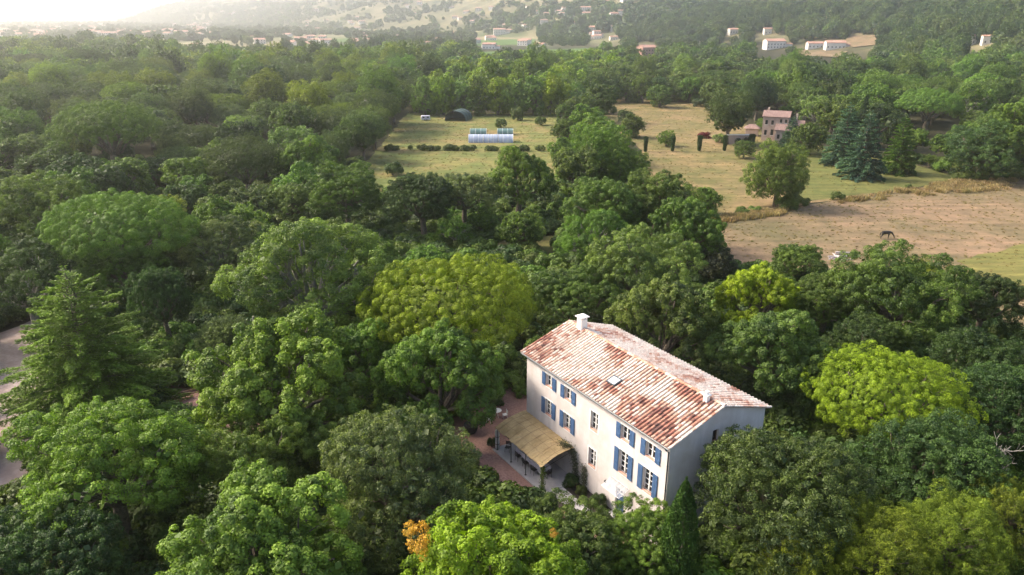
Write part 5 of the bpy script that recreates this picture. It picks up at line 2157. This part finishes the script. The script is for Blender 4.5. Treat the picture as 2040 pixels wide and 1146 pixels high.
HOUSE_PX = [(1036, 640), (1160, 622), (1230, 640), (1535, 808), (1420, 880), (1345, 985), (1225, 1018), (1150, 1000), (1040, 830)]
house_c = hl(HL / 2, HD / 2)
NOFOOT = [[tuple(hl(*q)[:2]) for q in ((-7, -8.5), (14.5, -6), (19, -3), (19, 13), (-2, 13), (-7, 5))]]


def ground_px(x, y):
    return proj((x, y, 0.0))[:2]


rf_ = random.Random(99)
cand = []
y = 24.0
while y < 430:
    step = 4.6 if y < 200 else 5.6
    half = y * .80 + 14
    x = -half
    while x < half:
        cand.append((x + rf_.uniform(-2, 2), y + rf_.uniform(-2, 2)))
        x += step
    y += step
rf_.shuffle(cand)
cand.sort(key=lambda q: int(math.hypot(*q) / 45))
acc_x = [float(T_['P'][0]) for T_ in TREES]
acc_y = [float(T_['P'][1]) for T_ in TREES]
acc_d = [T_['D'] for T_ in TREES]
hand = [T_ for T_ in TREES if T_['w'] > 60]
FILL = []
nh = len(TREES)
for (x, y) in cand:
    gx, gy, t0 = proj((x, y, 0.0))
    if t0 < 20 or gx < -150 or gx > 2190 or gy > 1500:
        continue
    if tz(x, y) > 6:
        continue
    if any(in_poly(gx, gy, p_) for p_ in CLEAR) or any(in_poly(gx, gy, p_) for p_ in (PX_MEADOW_R, PX_STUBBLE, PX_LAWN)) or any(in_poly(x, y, p_) for p_ in NOFOOT):
        continue
    D = rf_.uniform(6.0, 10.8) if y < 160 else rf_.uniform(7.0, 11.5)
    piney = gx < 860 and gy < 335 + 40 * math.sin(gx * .02)
    if piney:
        kind = rf_.choices(('pine', 'stone', 'oak', 'lobed'), (.5, .2, .16, .14))[0]
        ck = rf_.choice('kkggckk') if kind != 'oak' else rf_.choice('mdp')
    elif gx > 1250 and gy < 260:
        kind = rf_.choices(('oak', 'holm', 'pine', 'stone', 'plane'), (.34, .2, .16, .08, .22))[0]
        ck = rf_.choice('mmdcbk')
    elif gy < 225:
        kind, ck = rf_.choice((('plane', 'y'), ('oak', 'b'), ('plane', 'b'))) if 850 < gx < 1200 else ('oak', 'm')
    else:
        kind = rf_.choices(('oak', 'plane', 'holm', 'airy', 'pine'), (.42, .2, .22, .1, .06))[0]
        ck = dict(oak='mmmdbco', plane='bbmc', holm='ddomk', airy='opb', pine='kg')[kind]
        ck = rf_.choice(ck)
    if kind == 'stone':
        D *= rf_.uniform(1.0, 1.35)
    if y > 130:
        D *= 1 + (.55 if piney else .35) * min(1, (y - 130) / 170)
    hz = rf_.uniform(.85, 1.15)
    X, Y, Q = np.array(acc_x), np.array(acc_y), np.array(acc_d)
    dist = np.hypot(X - x, Y - y)
    lim = .40 * (Q + D)
    if (dist < lim).any():
        continue
    zc = KZ[kind] * D * hz
    bad = False
    pts = []
    for a in range(10):
        q = (x + .5 * D * math.cos(a * .628), y, zc + .42 * D * hz * math.sin(a * .628)) if a < 9 else (x, y, zc)
        pts.append(proj(q)[:2])
    top = proj((x, y, zc + .42 * D * hz))[:2]
    pts += [top]
    near_house = math.hypot(x, y) < 70 and (x - house_c[0]) * EY[0] + (y - house_c[1]) * EY[1] < 4.5
    for p_ in CLEAR:
        if sum(in_poly(a, b, p_) for a, b in pts) >= (1 if p_ is CLEAR[-1] or len(p_) < 6 else 2):
            bad = True
    if not bad and any(in_poly(a, b, p_) for a, b in pts for p_ in CLEAR_VIL) and y < 260:
        bad = True
    if not bad and near_house and any(in_poly(a, b, HOUSE_PX) for a, b in pts):
        bad = True
    if bad:
        continue
    cxp, cyp, t = proj((x, y, zc))
    wp = D / t * FPX
    for T_ in hand:                               # keep the trees that stand out in the photo in clear view
        if t < T_['t'] - 1 and abs(cxp - T_['px']) < .42 * (T_['w'] + wp) and top[1] < T_['py'] + .24 * T_['w'] and cyp > T_['py'] - .3 * T_['w']:
            bad = True
            break
    if bad:
        continue
    acc_x.append(x)
    acc_y.append(y)
    acc_d.append(D)
    FILL.append(dict(P=np.array([x, y, tz(x, y)]), D=D, t=t, px=cxp, py=cyp, w=wp, kind=kind, ck=ck, hz=hz))

edge_ = random.Random(5)
EDGE = []                                        # the wood goes on past both sides of the view
for (x, y) in cand:
    gx, gy, t0 = proj((x, y, 0.0))
    if t0 < 20 or not (2190 <= gx < 2700 or (-500 < gx <= -150 and y > 85)) or tz(x, y) > 6 or (gx > 2000 and 110 < y < 165):
        continue
    D = edge_.uniform(7, 11)
    if EDGE and (np.hypot(np.array([q['P'][0] for q in EDGE]) - x, np.array([q['P'][1] for q in EDGE]) - y) < .42 * (np.array([q['D'] for q in EDGE]) + D)).any():
        continue
    EDGE.append(dict(P=np.array([x, y, tz(x, y)]), D=D, t=t0, kind=edge_.choice(('oak', 'holm', 'pine')), ck=edge_.choice('mdck'), hz=edge_.uniform(.85, 1.1)))
FILL.sort(key=lambda q: -q['w'])
LIM = dict(pine=180, oak=230)
ind, rest = [], []
cnt = dict(pine=0, oak=0)
for q in FILL:
    fam = 'pine' if q['kind'] in ('pine', 'stone', 'lobed') else 'oak'
    seen = -60 < q['px'] < 2100 and q['py'] - .5 * q['w'] < 1150
    if cnt[fam] < LIM[fam] and seen:
        cnt[fam] += 1
        ind.append(q)
    else:
        rest.append(q)

MARKS = [(182, 700, 'the cedar'), (895, 600, 'the great umbrella pine'), (238, 450, 'the left umbrella pine'), (1765, 790, 'the right umbrella pine'), (1280, 760, 'the farmhouse roof'),
         (977, 278, 'the long tunnel'), (908, 232, 'the dark hangar'), (848, 234, 'the caravan'), (1545, 358, 'the lone meadow tree'), (1550, 245, 'the stone villa'),
         (1714, 300, 'the largest fir'), (1448, 235, 'the round headed pine'), (1840, 225, 'the bare stemmed umbrella pine'), (1945, 305, 'the very dark tree'), (215, 245, 'the flat topped pine'),
         (488, 318, 'the broad dark pine'), (385, 210, 'the tall irregular pine'), (1764, 470, 'the horse'), (1668, 512, 'the log heap'), (784, 338, 'the round clipped bush'),
         (20, 780, 'the driveway'), (960, 920, 'the gravel yard'), (832, 1070, 'the orange branch'), (1366, 1060, 'the slim cypress'), (1550, 960, 'the round evergreen oak'),
         (1512, 590, 'the bright yellow green tree'), (1790, 585, 'the big rounded oak'), (1040, 450, 'the clearing'), (1200, 300, 'the largest hedgerow tree'), (620, 550, 'the pale olive tree'),
         (560, 750, 'the wide plane tree'), (1287, 98, 'the pinkish brown house'), (1545, 88, 'the white terrace villa'), (507, 665, 'the dead trunk'), (200, 910, 'the broad bright tree'),
         (805, 960, 'the grey green evergreen oak'), (1415, 515, 'the pale tipped round tree'), (2000, 900, 'the leafless tree'), (1040, 350, 'the bright meadow corner tree'), (1260, 245, 'the small meadow tree')]
TONE = dict(y='yellow green', b='bright green', m='mid green', d='dark green', o='grey green', p='pale green', k='deep green', g='olive yellow', c='fresh green', v='grey', f='bluish', r='orange')
NOUN = dict(oak='leafy tree', plane='leafy plane tree', holm='evergreen oak', airy='loose limbed tree', pine='many headed pine', stone='flat topped pine', lobed='billowing pine')


def where(q, k):
    m = sorted(MARKS, key=lambda a: math.hypot(a[0] - q['px'], (a[1] - q['py']) * 1.3))[k]
    dx, dy = q['px'] - m[0], q['py'] - m[1]
    far = math.hypot(dx, dy)
    near = 'just ' if far < 75 else ''
    if abs(dx) > 1.7 * abs(dy):
        return near + ('right of ' if dx > 0 else 'left of ') + m[2]
    if abs(dy) > 1.7 * abs(dx):
        return near + ('in front of ' if dy > 0 else 'behind ') + m[2]
    return ('in front and ' if dy > 0 else 'behind and ') + ('right of ' if dx > 0 else 'left of ') + m[2]


used = {}
for q in ind:
    size = 'small ' if q['D'] < 7.4 else ('broad ' if q['D'] > 10.2 else '')
    shape = 'tall ' if q['hz'] > 1.08 else ('low ' if q['hz'] < .9 else '')
    head = f"{size}{shape}{TONE[q['ck']]} {NOUN[q['kind']]}"
    opts = [head + ' ' + where(q, 0), head + ' ' + where(q, 1), head + ' ' + where(q, 0) + ', ' + where(q, 1), head + ' ' + where(q, 2), head + ' ' + where(q, 1) + ', ' + where(q, 2),
            head + ' ' + where(q, 3), head + ' ' + where(q, 2) + ', ' + where(q, 3)]
    opts = [o_ for o_ in opts if len(o_.replace(',', ' ').split()) <= 16]
    lb = next((o_ for o_ in opts if o_ not in used), opts[0])
    used[lb] = used.get(lb, 0) + 1
    fam = 'pines of the woods' if q['kind'] in ('pine', 'stone', 'lobed') else 'leafy trees of the woods'
    add_tree(q['P'], q['D'], q['t'], q['kind'], GREEN[q['ck']], lb, fam, hz=q['hz'])
print('trees', nh, len(ind), len(rest), 'duplicate labels', sum(v - 1 for v in used.values()))


# ------------------------------------------------------------------ masses nobody could count: instanced on points
def scatter(name, P, rz, sc, idx, protos, label=None):
    """one object whose geometry nodes set the given meshes (with their colours) on its points"""
    c = bpy.data.collections.new(name + '_pieces')
    for i, (me, colr) in enumerate(protos):
        o = bpy.data.objects.new(f'{name}_piece_{i:02d}', me)
        o.color = (*colr, 1)
        c.objects.link(o)
    me = bpy.data.meshes.new(name)
    me.vertices.add(len(P))
    me.vertices.foreach_set('co', np.ascontiguousarray(P, np.float32).ravel())
    a = me.attributes.new('turn', 'FLOAT_VECTOR', 'POINT')
    v = np.zeros((len(P), 3), np.float32)
    v[:, 2] = rz
    a.data.foreach_set('vector', v.ravel())
    a = me.attributes.new('size', 'FLOAT_VECTOR', 'POINT')
    a.data.foreach_set('vector', np.ascontiguousarray(sc, np.float32).ravel())
    a = me.attributes.new('tone', 'FLOAT_COLOR', 'POINT')
    tone = np.ones((len(P), 4), np.float32)
    tone[:, :3] = np.array([c_ for _, c_ in protos])[np.asarray(idx)]
    a.data.foreach_set('color', tone.ravel())
    a = me.attributes.new('which', 'INT', 'POINT')
    a.data.foreach_set('value', np.ascontiguousarray(idx, np.int32))
    me.update()
    o = link(name, me)
    tag(o, label, None, None, 'stuff')
    g = bpy.data.node_groups.new(name, 'GeometryNodeTree')
    g.interface.new_socket('Geometry', in_out='INPUT', socket_type='NodeSocketGeometry')
    g.interface.new_socket('Geometry', in_out='OUTPUT', socket_type='NodeSocketGeometry')
    gi, go = g.nodes.new('NodeGroupInput'), g.nodes.new('NodeGroupOutput')
    ci = g.nodes.new('GeometryNodeCollectionInfo')
    ci.inputs['Collection'].default_value = c
    ci.inputs['Separate Children'].default_value = True
    ci.inputs['Reset Children'].default_value = True
    ip = g.nodes.new('GeometryNodeInstanceOnPoints')
    ip.inputs['Pick Instance'].default_value = True

    def named(n_, t_):
        x = g.nodes.new('GeometryNodeInputNamedAttribute')
        x.data_type = t_
        x.inputs['Name'].default_value = n_
        return x.outputs['Attribute']
    er = g.nodes.new('FunctionNodeEulerToRotation')
    g.links.new(named('turn', 'FLOAT_VECTOR'), er.inputs[0])
    g.links.new(gi.outputs[0], ip.inputs['Points'])
    g.links.new(ci.outputs[0], ip.inputs['Instance'])
    g.links.new(er.outputs[0], ip.inputs['Rotation'])
    g.links.new(named('size', 'FLOAT_VECTOR'), ip.inputs['Scale'])
    g.links.new(named('which', 'INT'), ip.inputs['Instance Index'])
    sm = g.nodes.new('GeometryNodeSetMaterial')
    sm.inputs['Material'].default_value = M['wildleaf']
    g.links.new(ip.outputs[0], sm.inputs[0])
    g.links.new(sm.outputs[0], go.inputs[0])
    md = o.modifiers.new('scatter', 'NODES')
    md.node_group = g
    return o


# far versions: whole crowns down to the ground
FARB = [broadleaf(s, n=900, leaf=1.15, clump=.7, per=10, H=9.0, rz=.85, core=120, limbs=False, zmin=-.8, irregular=.2)[0] for s in (201, 202, 203, 204)]
FARP = [shoots(s, leaf=1.15, n=900, heads=14, hr=.32, H=11, rz=.95)[0] for s in (211, 212, 213)]
FARU = [umbrella(s, H=8.0, puffs=60, pr=.8, leaf=1.1, n=800, lower=.4, core=120, rz=.5, irregular=.12)[0] for s in (221, 222)]
TINYB = [broadleaf(s, n=170, leaf=2.6, clump=1.0, per=4, H=8.5, rz=.85, core=40, limbs=False, zmin=-.9, lobes=8)[0] for s in (231, 232, 233)]
TINYP = [shoots(s, leaf=2.5, n=170, heads=8, hr=.36, H=11, rz=1.0)[0] for s in (241, 242)]
TINYC = [column(251, R=1.6, H=11, n=140, leaf=2.0)[0]]

midB = [p_[0] for p_ in PROTO['oak'][2] + PROTO['holm'][2]]
midP = [p_[0] for p_ in PROTO['pine'][2]]
midU = [p_[0] for p_ in PROTO['stone'][2]]


def forest(name, pts, label):
    """pts: (x, y, D, hz, family, colour key, level)"""
    protos, key, idx = [], {}, []
    for (x, y, D, hz, fam, ck, lev, v) in pts:
        pool = {('b', 0): midB, ('p', 0): midP, ('u', 0): midU, ('b', 1): FARB, ('p', 1): FARP, ('u', 1): FARU, ('b', 2): TINYB, ('p', 2): TINYP, ('u', 2): TINYB, ('c', 2): TINYC, ('c', 1): TINYC}[(fam, lev)]
        k = (fam, lev, v % len(pool), ck)
        if k not in key:
            key[k] = len(protos)
            protos.append((pool[v % len(pool)], GREEN[ck]))
        idx.append(key[k])
    xy = np.array([(p_[0], p_[1]) for p_ in pts])
    z = terrain_z(xy[:, 0], xy[:, 1]) - .4
    D = np.array([p_[2] for p_ in pts])
    hz = np.array([p_[3] for p_ in pts])
    sc = np.stack([D / 10, D / 10, D / 10 * hz], -1)
    print(name, len(pts), 'protos', len(protos))
    return scatter(name, np.column_stack([xy, z]), RNG.uniform(0, 6.28, len(pts)), sc, idx, protos, label)


rest = rest + EDGE
FAMS = dict(pine='p', stone='u', lobed='u', oak='b', plane='b', holm='b', airy='b')
pts = [(q['P'][0], q['P'][1], q['D'], q['hz'], FAMS[q['kind']], q['ck'], 0, rf_.randrange(99)) for q in rest]
if pts:
    forest('back_woods', pts, None)

KEEP = CLEAR[:3] + CLEAR_VIL + [[(945, 100), (1182, 94), (1182, 116), (1020, 120), (940, 114)], [(945, 80), (1068, 78), (1062, 88), (948, 92)], [(945, 70), (1075, 64), (1072, 76), (945, 79)]]
EXTRA = [f_[0] for f_ in FIELDS[3:]] + [[(1690, 70), (1745, 70), (1750, 92), (1700, 98), (1680, 90)], [(1560, 92), (1700, 88), (1700, 112), (1580, 112)], [(1505, 70), (1570, 70), (1570, 104), (1505, 104)]]
VILLA = [[(1500, 70), (1570, 70), (1572, 106), (1500, 106)], [(1590, 74), (1745, 68), (1745, 112), (1585, 112)], [(1268, 86), (1308, 86), (1308, 114), (1268, 114)],
         [(1440, 55), (1475, 55), (1475, 72), (1440, 72)], [(1925, 74), (1978, 74), (1978, 92), (1925, 92)], [(1520, 55), (1540, 55), (1540, 70), (1520, 70)], [(1175, 58), (1232, 62), (1232, 82), (1175, 82)]]
plain, slope, valley = [], [], []
r_in = 428.0
while r_in < 4600:
    sp = 7.4 if r_in < 1000 else (8.5 if r_in < 1600 else 13.0)
    na = int(1.40 * r_in / sp)
    for k in range(na):
        a = -.70 + 1.40 * (k + rf_.random()) / na
        rr_ = r_in + rf_.uniform(-.5, .5) * sp
        x, y = math.sin(a) * rr_, math.cos(a) * rr_
        z = tz(x, y)
        gx, gy, _w = proj((x, y, z))
        if not -90 < gx < 2130 or gy < -25:
            continue
        tx, ty, _w = proj((x, y, z + 6))
        if any(in_poly(gx, gy, p_) or in_poly(tx, ty, p_) for p_ in KEEP) or any(in_poly(gx, gy, p_) for p_ in EXTRA):
            continue
        lev = 1 if rr_ < 1150 else 2
        D = rf_.uniform(7, 12)
        v = rf_.randrange(99)
        hz = rf_.uniform(.85, 1.25)
        u = rf_.random()
        hidden = False
        for hh in (.35, .75, 1.15):
            qx, qy, _w = proj((x, y, z + hh * D * 1.3))
            hidden |= any(in_poly(qx + e_, qy, p_) for p_ in VILLA for e_ in (-5, 5))
        if hidden:
            continue
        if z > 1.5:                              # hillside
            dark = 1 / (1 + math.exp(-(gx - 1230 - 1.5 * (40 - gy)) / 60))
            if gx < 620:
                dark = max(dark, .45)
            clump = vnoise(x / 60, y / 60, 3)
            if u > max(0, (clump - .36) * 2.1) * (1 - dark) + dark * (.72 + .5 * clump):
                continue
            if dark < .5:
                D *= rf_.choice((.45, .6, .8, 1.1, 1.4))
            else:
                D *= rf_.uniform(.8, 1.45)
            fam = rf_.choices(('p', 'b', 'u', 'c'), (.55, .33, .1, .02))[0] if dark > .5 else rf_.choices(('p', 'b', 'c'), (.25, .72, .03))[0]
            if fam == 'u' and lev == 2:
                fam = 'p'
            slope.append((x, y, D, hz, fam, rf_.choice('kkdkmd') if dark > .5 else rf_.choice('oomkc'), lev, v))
        elif gy > (134 - 30 * math.exp(-((gx - 120) / 200) ** 2) if gx < 880 else 118):
            piney = gx < 850
            if u < .52:
                continue
            D = rf_.uniform(10, 19) if piney else rf_.uniform(9, 16)
            hz *= .85
            fam = rf_.choices(('p', 'u', 'b'), (.5, .28, .22))[0] if piney else rf_.choices(('b', 'p'), (.8, .2))[0]
            plain.append((x, y, D, hz, fam, rf_.choice('kkggc') if piney else rf_.choice('mbmdyc' if gx < 1250 else 'mmdkc'), lev, v))
        else:
            c2 = vnoise(x / 110, y / 45, 8)
            if u > max(0, (c2 - .42) * 2.0) * (.7 if gx > 420 else .45):
                continue
            fam = rf_.choices(('b', 'p', 'c'), (.7, .22, .08))[0]
            valley.append((x, y, D, hz, fam, rf_.choice('mkdko'), lev, v))
    r_in += sp
forest('far_woods', plain, None)
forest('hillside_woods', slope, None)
forest('valley_trees', valley, None)

# low growth on the woodland floor, dry tufts in the fields
P, S, I = [], [], []
for k in range(9000):
    y = rf_.uniform(24, 190)
    x = rf_.uniform(-1, 1) * (y * .78 + 10)
    gx, gy = ground_px(x, y)
    if not (-100 < gx < 2140) or gy > 1400:
        continue
    if any(in_poly(gx, gy, p_) for p_ in CLEAR[:4]) or any(in_poly(gx, gy, p_) for p_ in (PX_MEADOW_R, PX_STUBBLE, PX_LAWN, PX_DRIVE, PX_PATCH)) or any(in_poly(x, y, p_) for p_ in NOFOOT):
        continue
    P.append((x, y, -.1))
    s = rf_.uniform(.9, 2.6)
    S.append((s, s, s * rf_.uniform(.7, 1.1)))
    I.append(rf_.randrange(6))
scatter('undergrowth', np.array(P), RNG.uniform(0, 6.28, len(P)), np.array(S), I, [(SHRUB[i % 3][0], GREEN[c_]) for i, c_ in enumerate('dmkdmc')])


def tuft(seed, n, h, spread, lean=.5):
    rng = np.random.default_rng(seed)
    b = rng.normal(0, spread, (n, 3))
    b[:, 2] = 0
    t = b * rng.uniform(1, 1 + lean * 2, (n, 1)) + rng.normal(0, .12, (n, 3)) * h
    t[:, 2] = h * rng.uniform(.6, 1.1, n)
    w = unit(np.cross(t - b, rng.normal(0, 1, (n, 3)))) * .03 * (h / .5)
    V = np.stack([b - w, b + w, t + w * .3, t - w * .3], 1).reshape(-1, 3)
    return np_mesh('tuft', V, np.arange(n * 4).reshape(-1, 4), M['leaf'], rng.uniform(.2, .9, n))


TUFT = [tuft(s, 60, .45, .22) for s in (1, 2)]
REED = [tuft(s, 70, 1.25, .30, .2) for s in (3, 4)]
DRYC = [(.22, .17, .09), (.25, .19, .11), (.14, .13, .055), (.19, .135, .08)]


def field_points(px, n, keep=lambda x, y: True):
    xs, ys = [q[0] for q in px], [q[1] for q in px]
    out = []
    W = np.array([at(*q)[:2] for q in px])
    lo, hi = W.min(0), W.max(0)
    poly = [tuple(q) for q in W]
    k = 0
    while len(out) < n and k < 60 * n:
        k += 1
        x, y = rf_.uniform(lo[0], hi[0]), rf_.uniform(lo[1], hi[1])
        if in_poly(x, y, poly) and keep(x, y):
            out.append((x, y, .02))
    return out


def clumpy(x, y):
    return vnoise(x / 9, y / 9, 2) * .6 + vnoise(x / 2.6, y / 2.6, 4) * .4 > rf_.uniform(.25, .75)


tp = field_points([(a, min(b, 640)) for a, b in PX_STUBBLE if a < 2200], 2600, lambda x, y: True) + field_points(PX_MEADOW_R, 2200, lambda x, y: True) + field_points(PX_MEADOW_L, 2400, lambda x, y: True)
n = len(tp)
sz = RNG.uniform(.12, .42, n)
scatter('dry_grass', np.array(tp), RNG.uniform(0, 6.28, n), np.stack([sz * 1.4, sz * 1.4, sz], -1), RNG.integers(0, 8, n),
        [(TUFT[i % 2], DRYC[i // 2]) for i in range(8)])  # short tufts
rp = field_points([(1640, 408), (1760, 386), (1900, 362), (2120, 348), (2120, 372), (1960, 382), (1880, 388), (1700, 404)], 380, clumpy)
rp += field_points([(1425, 436), (1500, 424), (1560, 420), (1560, 428), (1430, 446)], 160)
n = len(rp)
sz = RNG.uniform(.35, .8, n)
scatter('dry_reeds', np.array(rp), RNG.uniform(0, 6.28, n), np.stack([sz * 1.7, sz * 1.7, sz], -1), RNG.integers(0, 4, n),
        [(REED[i % 2], ((.24, .175, .115), (.28, .215, .14))[i // 2]) for i in range(4)])

# ------------------------------------------------------------------ the hazy air
mh, n_, l_ = new_mat('haze')
_o = n_.new('ShaderNodeOutputMaterial')
_v = n_.new('ShaderNodeVolumePrincipled')
_v.inputs['Color'].default_value = (.97, .96, .94, 1)
_v.inputs['Density'].default_value = .00036
_v.inputs['Anisotropy'].default_value = .84
l_.new(_v.outputs[0], _o.inputs['Volume'])
mb = MB()
mb.box(-16500, 16500, -16500, 16500, -3.0, 430.0)
hz_ = mb.build('haze', mh)
tag(hz_, kind='stuff')
